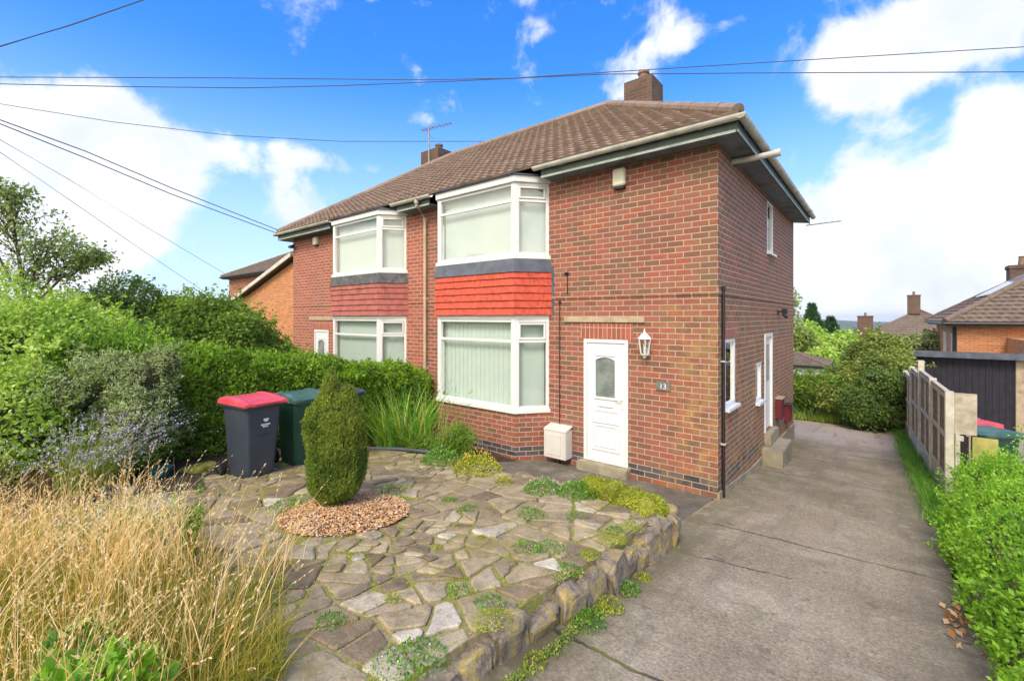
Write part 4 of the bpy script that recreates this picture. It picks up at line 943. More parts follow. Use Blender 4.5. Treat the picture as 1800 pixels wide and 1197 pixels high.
# orange gabled building between
G0 = empty('gabled_outbuilding', (-18, 5, 0), 'orange brick gable with a grey sloping verge, left of the red brick pair', 'house')
q = MB(); q.add([(x, y, z) for y in (1.8, 9) for x, z in ((-22.2, -.5), (-13.6, -.5), (-13.6, 4.4), (-16.4, 4.95), (-22.2, 3.35))], [(0,1,2,3,4), (5,9,8,7,6), (0,5,6,1), (1,6,7,2), (4,3,8,9), (0,4,9,5), (2,7,8,3)]); o_ = q.build('wall', M['orange'], G0); o_.location = (18, -5, 0)
q = MB(); q.add([(x, y, z) for y in (1.55, 9.2) for x, z in ((-22.7, 3.32), (-16.4, 5.06), (-13.4, 4.47), (-13.4, 4.62), (-16.4, 5.22), (-22.7, 3.48))], [(0,1,2,3,4,5), (6,11,10,9,8,7), (0,6,7,1), (1,7,8,2), (2,8,9,3), (3,9,10,4), (4,10,11,5), (5,11,6,0)]); o_ = q.build('roof', M['roof_far'], G0); o_.location = (18, -5, 0)
q = MB(); q.add([(x, y, z) for y in (1.50, 1.56) for x, z in ((-22.7, 3.28), (-16.4, 5.0), (-16.4, 5.16), (-22.7, 3.44))], [(0,1,2,3), (4,7,6,5), (0,4,5,1), (1,5,6,2), (2,6,7,3), (3,7,4,0)]); o_ = q.build('verge_board', M['gutter'], G0); o_.location = (18, -5, 0)
q = MB(); q.box(-16.2, -14.9, 1.74, 1.8, 1.2, 2.15); o_ = q.build('window', M['frost'], G0); o_.location = (18, -5, 0)
# low roofs in the gap behind the house
for (px, py, Z, w_, h_, lab) in ((1402, 640, 34, 3.4, 1.3, 'low brown roofed bungalow just past the rear corner of the house'), (1497, 655, 40, 4.0, 1.1, 'small orange brick bungalow half hidden by the dense bush')):
    c = P(px, py, Z); hip_house('bungalow', lab, c.x-w_/2, c.x+w_/2, c.y-w_/2, c.y+w_/2, c.z-4, c.z, .35, M['orange'] if px > 1450 else M['upvc'], rows=8)
# black garage
g0 = (2.45, 13.0); gz0 = gz(13)-.25
GA = empty('timber_garage', (4, 14, gz0), 'black stained timber garage with a flat grey-edged roof beside the orange brick house', 'garage')
def put(o): o.location = (-4, -14, -gz0); return o
q = MB(); x = 2.55
while x < 4.86: w_ = .142; q.box(x, x+w_-.006, 13.0, 13.03, gz0-.2, 1.40); x += w_
q.box(2.56, 4.86, 13.031, 17, gz0-.2, .64); put(q.build('board_wall', M['darkboard'], GA))
q = MB(); q.add([(x_, y_, z_) for y_, z_ in ((12.75, 1.41), (12.75, 1.50), (17.2, .75), (17.2, .66)) for x_ in (2.30, 5.35)], [(0,1,3,2),(2,3,5,4),(4,5,7,6),(6,7,1,0),(0,2,4,6),(1,7,5,3)]); q.box(2.28, 5.37, 12.70, 12.749, 1.34, 1.54); put(q.build('roof', M['lead'], GA, bevel=.008))
q = MB(); q.box(4.87, 5.12, 12.95, 13.3, gz0-.2, 1.40); put(q.build('pier', M['stone'], GA, bevel=.01))
# side wing wall of the orange house right of the pier
q = MB(); q.box(5.13, 9.5, 13.5, 15.99, gz0-.3, 1.9); o_ = q.build('extension_wall', M['orange'], OH); fin(o_)

# ------------------------------------------------------------------ concrete post and panel fence on the right
F = empty('panel_fence', (2.50, 7, gz(7)), 'weathered timber panel fence with concrete posts and stepped tops along the driveway', 'fence', None, .045)
def pf(o): o.location = (-2.62, -7, -gz(7)); return o
posts = [3.35, 5.2, 7.05, 8.9, 10.7]; tops = [1.42, 1.42, 1.42, 1.17, 1.02]; X = 2.62
pt = [1.44, 1.50, 1.86, 1.42, 1.2]
pt = [1.40, 1.42, 1.62, 1.32, 1.05]
for i, y in enumerate(posts):
    q = MB(); q.box(X-.055, X+.055, y-.055, y+.055, gz(y)-.3, pt[i]); pf(q.build('concrete_post', M['conc_post'], F, bevel=.008))
for i in range(len(posts)-1):
    ya, yb = posts[i]+.062, posts[i+1]-.062; zb0 = gz(yb)+.03; zt0 = min(pt[i], pt[i+1])-.02
    q = MB(); q.box(X-.028, X+.028, ya, yb, zb0-.3, zb0+.28); pf(q.build('gravel_board', M['conc_post'], F))
    q = MB(); y = ya; k = 0
    while y < yb-.02: q.box(X-.003+(.008 if k % 2 else 0), X+.010+(.008 if k % 2 else 0), y, min(y+.125, yb), zb0+.285, zt0-.03); y += .115; k += 1
    pn = pf(q.build('panel', M['wood_dark'] if i < 1 else M['wood_mid'], F))
    q = MB(); q.box(X-.03, X+.04, ya, yb, zt0-.03, zt0); q.box(X-.030, X-.004, ya, yb, (zb0+zt0)/2+.1, (zb0+zt0)/2+.17); q.box(X-.030, X-.004, ya, yb, zb0+.29, zb0+.36); q.box(X-.030, X-.004, ya, yb, zt0-.12, zt0-.05)
    for yy in (ya, yb-.05, (ya+yb)/2-.03): q.box(X-.035, X-.006, yy, yy+.04, zb0+.285, zt0-.04)
    q.build('rail', M['wood_rail'], pn)
# wide pale board fixed to the head of the near post
q = MB(); q.box(X+.06, X+.32, 3.33, 3.37, .72, 1.38); pf(q.build('end_board', M['wood'], F, bevel=.004))
q = MB(); q.box(X+.062, X+.12, 3.28, 3.34, gz(3.3)-.2, .72); q.box(X+.062, X+.16, 3.27, 3.33, .62, .70); q.box(X+.062, X+.16, 3.27, 3.33, 0, .07); pf(q.build('prop_post', M['conc_post'], F, bevel=.006))
# neighbour's low timber screen
S_ = MB(); a = P(1700, 760, 7.7); 
SF = empty('bin_screen', (a.x, a.y, gz(a.y)), 'low weathered timber screen with a yellow-green end board beyond the near fence post', 'screen')
q = MB(); 
for k in range(7): q.box(.02, .045, k*.21, k*.21+.195, -.1, .92-.005*k)
q.box(-.01, .05, 0, 1.47, .92, .95); q.build('board_panel', M['wood'], SF)
M['limeboard'] = simple('algae_stained_board', (.42,.40,.12), .85, .25, 6, .2, .3); q = MB(); q.box(.06, .36, -.03, 0, -.1, .93); q.build('end_panel', M['limeboard'], SF)

# ------------------------------------------------------------------ wheelie bins
def wheelie(name, label, x, y, z, rz, body, lid, rim, group, marks=True):
    e = empty(name, (x, y, z), label, 'wheelie bin', group, rz)
    # body: front faces -y local; tapered with ribs
    b = MB(); lv = [(0, .20, -.20, .25), (.10, .215, -.215, .26), (.50, .235, -.25, .275), (.86, .255, -.285, .295), (.93, .26, -.29, .30)]
    rings = []
    for (h, hw, yf, yb) in lv:
        c = .055; rings.append([(-hw+c, yf, h), (hw-c, yf, h), (hw, yf+c, h), (hw, yb-c, h), (hw-c, yb, h), (-hw+c, yb, h), (-hw, yb-c, h), (-hw, yf+c, h)])
    vs = [v for r_ in rings for v in r_]; b.add(vs, [(i*8+j, i*8+(j+1) % 8, (i+1)*8+(j+1) % 8, (i+1)*8+j) for i in range(4) for j in range(8)]+[tuple(range(8))[::-1], tuple(range(32, 40))])
    b.box(-.17, .17, .25, .30, .05, .16)
    # moulded handhold line and panel ribs
    b.box(-.10, .10, -.262, -.235, .545, .56)
    bo = b.build('body', body, e, bevel=.008)
    r_ = MB(); r_.prism([(-.285, -.335), (.285, -.335), (.295, .31), (-.295, .31)], .925, .965, [(-.29, -.345), (.29, -.345), (.30, .315), (-.30, .315)]); r_.build('rim', rim, e, bevel=.01)
    l = MB(); n = 7; prof = [(-.355, .965), (-.35, 1.0), (-.25, 1.03), (0, 1.055), (.2, 1.06), (.30, 1.045), (.345, .985)]
    for (sx0, sx1, up) in ((-.285, .285, 0),):
        vs = []
        for (yy, zz) in prof: vs += [(-.29, yy, zz-.015), (-.22, yy, zz+.0), (-.19, yy, zz-.012), (.19, yy, zz-.012), (.22, yy, zz), (.29, yy, zz-.015)]
        m_ = 6; vs += [(x_, y_, .962) for (y_, _) in prof for x_ in (-.29, .29)]; k0 = n*m_
        fs = [(i*m_+j, i*m_+j+1, (i+1)*m_+j+1, (i+1)*m_+j) for i in range(n-1) for j in range(m_-1)]
        fs += [(i*m_, (i+1)*m_, k0+2*(i+1), k0+2*i) for i in range(n-1)]+[(i*m_+5, k0+2*i+1, k0+2*i+3, (i+1)*m_+5) for i in range(n-1)]
        fs += [(0, k0, k0+1, 5, 4, 3, 2, 1), tuple([(n-1)*m_+j for j in range(6)]+[k0+2*(n-1)+1, k0+2*(n-1)])]
        l.add(vs, fs)
    l.box(-.16, .16, -.375, -.35, .975, .992)
    l.tube([(-.19, .36, 1.0), (-.19, .40, 1.0), (.19, .40, 1.0), (.19, .36, 1.0)], .016, 8)
    l.build('lid', lid, e, bevel=.005)
    for sx in (-1, 1):
        w_ = MB(); w_.tube([(sx*.245, .27, .10), (sx*.30, .27, .10)], .10, 20); wo = w_.build('wheel', M['rubber'], e, bevel=.008)
        h = MB(); h.tube([(sx*.298, .27, .10), (sx*.306, .27, .10)], .045, 12); h.build('wheel_hub', body, wo)
    if marks:
        yf = -.272; mk = MB(); mk.tube([(0.03, yf-.004, .76), (.03, yf+.01, .76)], .036, 20)
        ww = [.016, .01, .013, .02, .009, .017, .012]; x_ = -.035
        for i, w1 in enumerate(ww): mk.box(x_, x_+w1, yf-.002, yf+.014, .675+(.004 if i % 3 == 0 else 0), .697); x_ += w1+.004
        x_ = -.01
        for i, w1 in enumerate([.02, .012, .03]): mk.box(x_, x_+w1, yf+.0015, yf+.016, .652, .668); x_ += w1+.004
        mk.build('printed_mark', M['mark'], bo)
    return e
wheelie('wheelie_bin', 'slate grey wheelie bin with a pinkish red lid, leftmost beside the hedge', -4.82, -4.33, zp(-4.82, -4.33)+.008, R(97), M['bin_grey'], M['lid_red'], M['bin_grey'], 'wheelie bins in the front garden')
wheelie('wheelie_bin', 'dark green wheelie bin with a green lid, between grey bin and clipped conifer', -4.97, -3.58, zp(-4.97, -3.6)+.008, R(93), M['bin_green'], M['lid_green'], M['lid_green'], 'wheelie bins in the front garden')
wheelie('wheelie_bin', 'dark wheelie bin hidden behind the conifer, only its grey lid showing', -5.31, -2.79, zp(-5.31, -2.79)+.008, R(100), M['bin_grey'], M['bin_grey'], M['bin_grey'], 'wheelie bins in the front garden', False)
b0 = P(1708, 760, 9.2); wheelie('wheelie_bin', 'grey wheelie bin with a pink-red lid in front of the black garage', b0.x, b0.y, gz(b0.y), R(-60), M['bin_grey'], M['lid_red'], M['bin_grey'], 'bins by the garage', False)
b0 = P(1741, 760, 8.3); wheelie('wheelie_bin', 'green lidded bin beside the red-lidded bin near the garage', b0.x, b0.y, gz(b0.y)-.05, R(-50), M['bin_green'], M['lid_green'], M['bin_grey'], 'bins by the garage', False)

# ------------------------------------------------------------------ overhead cables
def cable(pts, r, label, sag=0.0):
    q = MB(); q.tube([Vector(p) for p in pts], r, 5); o = q.build('overhead_cable', M['cable']); tag(o, label, 'cable', 'overhead cables across the sky')
    c = Vector(pts[len(pts)//2]); o.data.transform(Matrix.Translation(-c)); o.location = c
cable([P(-250, 139, 15), P(0, 136, 15), P(400, 137.5, 15), P(740, 141, 15), P(900, 138, 15), P(1300, 113, 15), P(1800, 83, 15), P(2100, 63, 15)], .014, 'thin cable crossing the whole sky and climbing at the right edge')
cable([P(-250, 148, 14), P(0, 148, 14), P(200, 152.5, 14), P(430, 155, 14), P(600, 151, 14), P(800, 143, 14), P(1060, 131, 14), P(1300, 129, 14), P(1800, 127, 14), P(2100, 126, 14)], .014, 'level cable crossing the whole sky just above the right-hand chimney')
cable([P(-260, 128, 19), P(0, 183, 19), P(200, 215, 19), P(400, 238, 19), P(600, 249, 19), P(870, 249, 19), P(1020, 245, 19)], .014, 'sagging cable passing behind the ridge of the roof')
e_ = Vector((-13.15, -.3, 5.3))
cable([P(-300, 95, 8.5), P(0, 211, 10), P(150, 266, 11.2), P(300, 330, 12.6), e_+Vector((0, 0, .07))], .013, 'upper of the two cables running to the left end of the eaves')
cable([P(-300, 108, 8.5), P(0, 218, 10), P(150, 278, 11.2), P(300, 341, 12.6), e_-Vector((0, 0, .04))], .013, 'lower of the two cables running to the left end of the eaves')
cable([P(-200, 152, 5), P(0, 82, 6), P(120, 46, 6.6), P(250, 1, 7.2), P(420, -60, 8)], .009, 'cable cutting across the top left corner of the sky')
cable([P(-200, 110, 14), P(0, 246, 17), P(120, 315, 20), P(250, 395, 25), P(410, 490, 33)], .012, 'upper faint far cable descending towards the distant left house')
cable([P(-200, 140, 14), P(0, 268, 17), P(120, 350, 20), P(250, 440, 25), P(370, 520, 33)], .012, 'lower faint far cable descending into the shrubs')

# ------------------------------------------------------------------ rockery edge wall
RW = empty('rockery_wall', (.1, -4, zp(.1, -4)-.25), 'low mossy wall of rough sandstone blocks edging the crazy paving along the driveway', 'wall')
def stone(cx_, cy_, cz_, sx, sy, sz, rz, seed):
    bm = bmesh.new(); bmesh.ops.create_icosphere(bm, subdivisions=3, radius=1); r2 = random.Random(seed); ph = [r2.uniform(0, 6) for _ in range(8)]
    ca, sa = math.cos(rz), math.sin(rz)
    for v in bm.verts:
        c = v.co.copy(); q_ = Vector([math.copysign(abs(t)**.42, t) for t in c]); f = 1+.13*math.sin(4*c.x+ph[0])*math.sin(3*c.y+ph[1])+.09*math.sin(7*c.z+5*c.x+ph[2])+.05*math.sin(13*c.y+9*c.z+ph[3])+.03*math.sin(23*c.x+19*c.z+ph[6])+r2.uniform(-.02, .02)
        x_, y_, z_ = q_.x*sx*f, q_.y*sy*f, q_.z*sz*(1+.10*math.sin(3*c.x+2*c.y+ph[4])); x_ += z_*.15*math.sin(ph[5])
        v.co = (cx_+x_*ca-y_*sa-.1, cy_+x_*sa+y_*ca+4, cz_+z_-RW.location.z)
    me = bpy.data.meshes.new('stone'); bm.to_mesh(me); bm.free(); me.materials.append(M['rock'])
    link(bpy.data.objects.new('stone', me), RW)
y = -2.12; i = 0
while y > -6.7:
    L = random.uniform(.15, .36); yy = y-L/2; g_ = gz(yy); tz = zp(0, yy)+random.uniform(-.10, .02); h = (tz-g_+.10)
    stone(.09+random.uniform(-.035, .035)-(.08 if yy < -4.4 else 0)*.6, yy, g_-.10+h/2, (.105 if yy > -3 else .085)*random.uniform(.8, 1.25), L/2*1.0, h/2, random.uniform(-.16, .16), i)
    y -= L+.005; i += 1
x = .10
while x > -1.9:
    L = random.uniform(.22, .40); xx = x-L/2; tz = zp(xx, -2.05)+random.uniform(-.03, .05); g_ = pathz(xx, -2)-.1
    stone(xx, -2.02+random.uniform(-.03, .03), (tz+g_)/2, L/2*.98, .11, (tz-g_)/2, random.uniform(-.1, .1), 50+i); x -= L; i += 1
# plastic edging pipe at the back of the patio
q = MB(); pe = [onp for onp in [(-3.9, -1.95), (-4.2, -2.02), (-4.55, -2.14), (-4.95, -2.42)]]
q.tube([(a, b, zp(a, b)+.03) for a, b in pe], .028, 8); tag(q.build('edging_pipe', M['cable']), 'dark pipe lying along the back edge of the paving below the sword-leaved plant', 'pipe')
# mossy loose flat stone left of the bins and small pale stones
def loose(name, label, x_, y_, sx, sy, sz, mat, seed):
    bm = bmesh.new(); bmesh.ops.create_icosphere(bm, subdivisions=3, radius=1); r2 = random.Random(seed); a_, b_ = r2.uniform(0, 6), r2.uniform(0, 6)
    for v in bm.verts:
        c = v.co.copy(); q_ = Vector([math.copysign(abs(t)**.6, t) for t in c]); f = 1+.12*math.sin(4*c.x+a_)*math.sin(4*c.y+b_); v.co = (q_.x*sx*f, q_.y*sy*f, q_.z*sz)
    me = bpy.data.meshes.new(name); bm.to_mesh(me); bm.free(); me.materials.append(mat)
    for p in me.polygons: p.use_smooth = True
    o = link(bpy.data.objects.new(name, me)); o.location = (x_, y_, zp(x_, y_)+sz*.8); o.rotation_euler = (r2.uniform(-.1, .1), r2.uniform(-.1, .1), r2.uniform(0, 3)); tag(o, label, 'stone')
M['mossrock'] = mk_ramp_noise('moss_covered_stone', [(.3, (.12,.12,.03)), (.5, (.26,.26,.05)), (.7, (.33,.30,.14))], 7, s2=40)
loose('loose_stone', 'flat moss-covered stone on the soil beside the wheel of the red-lidded bin', -5.45, -4.75, .22, .16, .06, M['mossrock'], 3)
loose('loose_stone', 'small pale stone at the shady foot of the lavender', -4.85, -5.62, .07, .05, .045, M['stone'], 5)
q = MB(); q.lathe((-5.32, -5.25, zp(-5.3, -5.2)+.06), [(.10, 0), (.15, .10), (.155, .10), (.155, .12), (.12, .11)], 14); M['teal'] = simple('teal_plastic', (.01,.12,.12), .5, .2); tag(q.build('plant_pot', M['teal']), 'dark teal plant pot half hidden under the hedge foliage', 'plant pot')

# ------------------------------------------------------------------ air
hb = MB(); hb.box(-2750, 2750, -2750, 2750, -118, 14); ho = hb.build('haze', None if False else M['ground'])
hmat = bpy.data.materials.new('haze_air'); hmat.use_nodes = True; hk = N(hmat.node_tree)
hk.n('ShaderNodeOutputMaterial', {'Volume': hk.n('ShaderNodeVolumePrincipled', {'Color': (.80,.88,1,1), 'Density': .00025, 'Anisotropy': .2}).outputs[0]})
ho.data.materials.clear(); ho.data.materials.append(hmat); tag(ho, 'thin pale haze over the distant hills', 'haze', None, 'stuff')

# ================================================================== PLANTING
def patp(px, py):
    d = P(px, py, 1)-Vector(CAM); t = (.59-.01-.161+.05*CAM[0]-.07*CAM[1]-CAM[2])/(d.z-.05*d.x+.07*d.y); return Vector(CAM)+d*t
# dividing privet hedge
def hedge(name, label, fx0, fx1, y0, y1, ztop, zbot, n, size, mat, seed):
    e = empty(name, ((fx0+fx1)/2, (y0+y1)/2, zbot((y0+y1)/2)), label, 'hedge'); o = np.array(e.location)
    L = y1-y0; zt = lambda y: ztop(y)
    y = rng.uniform(y0, y1, n); h = np.array([zt(v)-zbot(v) for v in y]); W_ = fx1-fx0; tot = h+W_+h*.35
    u = rng.random(n)*tot; p = np.zeros((n, 3)); nr = np.zeros((n, 3)); zb = np.array([zbot(v) for v in y])
    a = u < h; p[a] = np.stack([np.full(a.sum(), fx1), y[a], zb[a]+u[a]], 1); nr[a] = (1, 0, .15)
    b = (u >= h) & (u < h+W_); p[b] = np.stack([fx0+u[b]-h[b], y[b], zb[b]+h[b]], 1); nr[b] = (0, 0, 1)
    c = u >= h+W_; p[c] = np.stack([np.full(c.sum(), fx0), y[c], zb[c]+(u[c]-h[c]-W_)/.35], 1); nr[c] = (-1, 0, .2)
    m = sn(p, 4.5, seed)*.08+sn(p, 12, seed+1)*.06-.15*rng.random(n)**1.5; p += nr*m[:, None]
    low = (p[:, 2]-zb)/h; keep = ~((low < .38) & (rng.random(n) > .25+low*2)) & (sn(p, 7, seed+3) > -1.15); 
    # rounded shoulder
    sh = np.clip((p[:, 0]-fx1+.22)/.22, 0, 1)*np.clip((low-.82)/.18, 0, 1); p[:, 2] -= sh*.10; p[:, 0] -= sh*.06
    p, nr = p[keep], nr[keep]; sp, sn_ = sprig_pts(p, nr, 1500, 16, .15, .35); p = np.concatenate([p, sp]); nr = np.concatenate([nr, sn_]); s = size*rng.uniform(.55, 1.25, len(p))
    tops = rng.random(len(p)) < .04; p[tops & (nr[:, 2] > .9)] += [0, 0, .07]
    np_mesh('foliage', leaf_quads(p-o, nr, s, .58, -.15, .6), 4, mat, e, shade_rnd(len(p)))
    q = MB(); k = 24; vs = []  # solid dark block as shade inside the hedge, with real stems below
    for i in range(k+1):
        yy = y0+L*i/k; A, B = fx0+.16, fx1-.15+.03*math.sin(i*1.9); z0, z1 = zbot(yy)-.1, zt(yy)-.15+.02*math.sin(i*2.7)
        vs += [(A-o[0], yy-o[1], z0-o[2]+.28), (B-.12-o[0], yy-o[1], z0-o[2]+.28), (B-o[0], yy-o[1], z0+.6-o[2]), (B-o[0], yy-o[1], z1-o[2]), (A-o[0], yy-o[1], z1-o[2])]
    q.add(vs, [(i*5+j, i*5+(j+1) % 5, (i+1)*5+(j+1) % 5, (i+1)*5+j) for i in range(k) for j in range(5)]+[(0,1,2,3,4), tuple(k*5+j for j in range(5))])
    for i in range(46):
        yy = random.uniform(y0, y1); xx = random.uniform(fx0+.3, fx1-.08); z0 = zbot(yy)-.1
        q.tube([(xx-o[0], yy-o[1], z0-o[2]), (xx+random.uniform(-.05, .08)-o[0], yy+random.uniform(-.12, .12)-o[1], z0+.35-o[2]), (xx+random.uniform(-.1, .12)-o[0], yy+random.uniform(-.3, .3)-o[1], z0+.8-o[2])], .012, 5, .005)
    q.build('branches_shade_core', M['twig'], e); return e
hedge('hedge', 'long clipped green hedge behind the wheelie bins dividing the two front gardens', -7.0, -6.02, -6.2, -.12, lambda y: 1.40+.165*(-y-.3), lambda y: zp(-6.2, y) if y < -2 else -.02*y, 85000, .056, LF['hedge'], 3)
# second growth of uncut shoots on top of the hedge towards the street
def shoots(name, label, cat, cx_, cy_, cz_, rx, ry, n, h, mat, leaf, per=40):
    e = empty(name, (cx_, cy_, cz_), label, cat); P_, N_, tw = [], [], MB()
    for i in range(n):
        bx, by = random.gauss(0, rx), random.gauss(0, ry); hh = h*random.uniform(.5, 1.0)*math.exp(-(bx*bx/(rx*rx*5)+by*by/(ry*ry*5))); lx, ly = random.gauss(0, .10), random.gauss(0, .10)
        tw.tube([(bx, by, -.3), (bx+lx*.4, by+ly*.4, hh*.5), (bx+lx, by+ly, hh)], .006, 5, .002)
        t = rng.random(per); P_.append(np.stack([bx+lx*t, by+ly*t, hh*t-.1], 1)+rng.normal(size=(per, 3))*.018); N_.append(unit(rng.normal(size=(per, 3))+[0, 0, .8]))
    p, nr = np.concatenate(P_), np.concatenate(N_); np_mesh('foliage', leaf_quads(p, nr, leaf*rng.uniform(.6, 1.2, len(p)), .5, -.3, .8), 4, mat, e, np.clip(shade_rnd(len(p))+.2, 0, 1)); tw.build('branches_shade_core', M['twig'], e)
c = P(228, 590, 6.6); shoots('privet_shrub', 'bright green upright shoots rising above the hedge left of the bins', 'shrub', c.x, c.y, c.z-.1, .22, .25, 26, .62, LF['privet'], .05, 45)
c = P(330, 600, 7.4); shoots('privet_shrub', 'short fringe of bright uncut shoots along the top of the hedge', 'shrub', c.x-.2, c.y, c.z-.15, .3, .55, 26, .30, LF['privet'], .045, 26)
G = lambda x, y: zp(max(x, -6.9), y) if x > -7 and y < -2 else (-.10*y if x <= -7 else gz(y))
def B_(px, py, Z, rx, ry=None, rz=None): c = P(px, py, Z); return (c.x, c.y, c.z, rx, ry or rx, rz or rx)
c = P(60, 700, 5.9); bush('shrub', 'big loose bright green shrub filling the left edge above the long grass', 'shrub', (c.x, c.y, G(c.x, c.y)), [B_(40, 640, 6.0, .85, .85, .74), B_(130, 600, 6.6, .72, .72, .52), B_(-90, 600, 5.8, .9), B_(20, 750, 5.4, .62, .62, .6), B_(-80, 740, 5.2, .7), B_(190, 620, 7.0, .50, .50, .45), B_(110, 655, 6.1, .55, .5, .5)], 52000, .058, LF['lime'], .55, .6, .32, 3.5, .5, seed=8, core=.58)
c = P(215, 690, 6.3); bush('shrub', 'grey-green fine-leaved shrub between the lavender and the hedge', 'shrub', (c.x, c.y, G(c.x, c.y)), [B_(180, 668, 5.9, .42, .42, .34), B_(250, 660, 6.1, .42, .42, .36), B_(120, 690, 5.6, .40, .4, .3), B_(225, 735, 5.8, .42, .42, .32), B_(280, 640, 6.2, .3, .3, .25), B_(150, 640, 6.1, .3, .3, .25)], 34000, .040, LF['silver'], .34, .85, .5, 6, .7, seed=14)
c = P(215, 800, 5.6); bush('shrub', 'low dark leafy shrub over the soil, left of the bins under the hedge', 'shrub', (c.x, c.y, G(c.x, c.y)), [B_(225, 800, 5.7, .30, .3, .22), B_(260, 770, 6.0, .34, .3, .26), B_(300, 745, 6.4, .3, .3, .28)], 9000, .042, LF['dark'], .6, .4, .25, 5, .3, seed=17)
# neighbour's garden beyond the hedge
c = P(400, 640, 11.2); bush('shrub', 'rounded mid green shrub beyond the hedge, touching the left end of the brick pair', 'shrub', (c.x, c.y, G(c.x, c.y)), [B_(395, 600, 11, 1.15, 1.1, .80), B_(455, 618, 11.4, .80, .75, .62), B_(330, 588, 10.4, 1.05, 1.0, .78), B_(492, 628, 11.8, .40, .45, .42)], 42000, .08, LF['shrub'], .6, .5, .30, 2.8, .4, seed=21, core=.66)
c = P(265, 600, 10.2); bush('shrub', 'darker shrub with upright dark sprigs beyond the hedge', 'shrub', (c.x, c.y, G(c.x, c.y)), [B_(215, 560, 10, .70, .70, .75), B_(285, 585, 10.3, .75, .75, .62), B_(170, 590, 9.6, .75)], 26000, .07, LF['dark'], .55, .5, .34, 3, .5, seed=25, core=.6, twigs=5)
# sparse tree
def tree(name, label, base, blobs, n, size, mat, trunk_r=.09, gaps=.6, seed=1, cat='tree', shell=.9, rough=.3, freq=3, ratio=.55, limbs=3, core=0):
    e = empty(name, base, label, cat); rel = [(b[0]-base[0], b[1]-base[1], b[2]-base[2])+tuple(b[3:]) for b in blobs]
    tb = MB(); cxm = sum(b[0] for b in rel)/len(rel); cym = sum(b[1] for b in rel)/len(rel); zlow = min(b[2] for b in rel)*.75; fork = Vector((cxm*.4, cym*.4, zlow))
    tb.tube([(0, 0, -.2), fork*.5+Vector((.04, .03, 0)), fork], [trunk_r*1.25, trunk_r, trunk_r*.8], 9); tips = []
    for b in rel:
        cc = Vector(b[:3]); tb.tube([fork, fork.lerp(cc, .5)+Vector((0, 0, .12)), cc], [trunk_r*.55, trunk_r*.36, trunk_r*.2], 7)
        for k in range(limbs*3):
            d = Vector((random.gauss(0, 1), random.gauss(0, 1), random.gauss(.25, .8))).normalized(); t = cc+Vector((d.x*b[3], d.y*b[4], d.z*b[5]))*random.uniform(.7, 1.05); s = fork.lerp(cc, random.uniform(.55, 1))
            mid = s.lerp(t, .5)+Vector((random.gauss(0, .08), random.gauss(0, .08), .06)); tb.tube([s, mid, t], [trunk_r*.2, trunk_r*.12, trunk_r*.05], 5); tips += [(s, mid), (mid, t), (mid, t)]
    tb.build('trunk', M['bark'], e)
    if limbs > 4:   # leaves gathered along twigs, sky between
        idx = rng.integers(0, len(tips), n); A = np.array([tips[i][0][:] for i in idx]); B = np.array([tips[i][1][:] for i in idx]); p = A+(B-A)*rng.random((n, 1))**.7+rng.normal(size=(n, 3))*.075; nr = unit(rng.normal(size=(n, 3)))
    else: p, nr = blob_pts(rel, n, shell, rough, freq, seed, gaps)
    np_mesh('crown', leaf_quads(p, nr, size*rng.uniform(.6, 1.2, len(p)), ratio, .3, .9), 4, mat, e, shade_rnd(len(p)))
    if core: core_mesh(rel, core).build('branches_shade_core', M['twig'], e)  # dark hull painted as shade within the crown
    return e
c = P(40, 800, 8.2); tree('tree', 'thin open-branched tree with sparse dark leaves against the cloud at the left edge', (c.x, c.y, G(c.x, c.y)), [B_(20, 372, 8, .75, .7, .42), B_(75, 425, 8, .72, .7, .40), B_(135, 450, 8.2, .55, .5, .34), B_(-60, 360, 8, .9, .8, .6), B_(40, 480, 8.1, .8, .7, .4), B_(10, 335, 7.8, .35, .4, .16), B_(172, 450, 8.2, .25, .25, .12)], 5600, .075, LF['tree'], .05, seed=4, limbs=7)

# lavender
def plant_stems(name, label, cat, base, n, spread, h, lean_vec, lean, width, mats, tip=None, tipn=10, tipsize=.012, nseg=4, part='leaves', tipname='flower', hv=.25, tipfrac=.15):
    e = empty(name, base, label, cat); a = rng.uniform(0, 2*np.pi, n); r = spread*np.sqrt(rng.random(n)); p = np.stack([r*np.cos(a), r*np.sin(a), np.zeros(n)], 1)
    out = np.stack([np.cos(a), np.sin(a), np.zeros(n)], 1); ld = unit(out*.8+np.array(lean_vec)+rng.normal(size=(n, 3))*[.35, .35, 0]); hh = h*rng.uniform(1-hv*1.6, 1+hv*.4, n); ln = np.clip(rng.normal(lean, lean*.45, n), .02, 1.6)
    q, pts = blades(p, hh, ld, ln, width*rng.uniform(.6, 1.2, n), nseg); np_mesh(part, q, 4, mats, e, np.repeat(rng.random(n), nseg))
    if tip:
        a_, b_ = pts[:, -2], pts[:, -1]; t = rng.random((n, tipn, 1)); c_ = (b_-(b_-a_)*tipfrac*4*t[:, :, 0][:, :, None].mean(1)*0)[:, None, :]*1.0
        c_ = b_[:, None, :]-(b_-a_)[:, None, :]*t*tipfrac*4; c_ = c_.reshape(-1, 3)+rng.normal(size=(n*tipn, 3))*tipsize*.35
        nr = unit(rng.normal(size=c_.shape)); tq = np_mesh(tipname, leaf_quads(c_, nr, tipsize*rng.uniform(.6, 1.3, len(c_)), .8, 0), 4, tip, e, np.clip(np.repeat(rng.random(n), tipn)*.5+rng.random(n*tipn)*.5, 0, 1)); tq['kind'] = 'stuff'
    return e
LF['lavstem'] = mk_attr('lavender_stem', [(0, (.16,.22,.04)), (.5, (.34,.44,.09)), (1, (.52,.58,.20))], .6, .2)
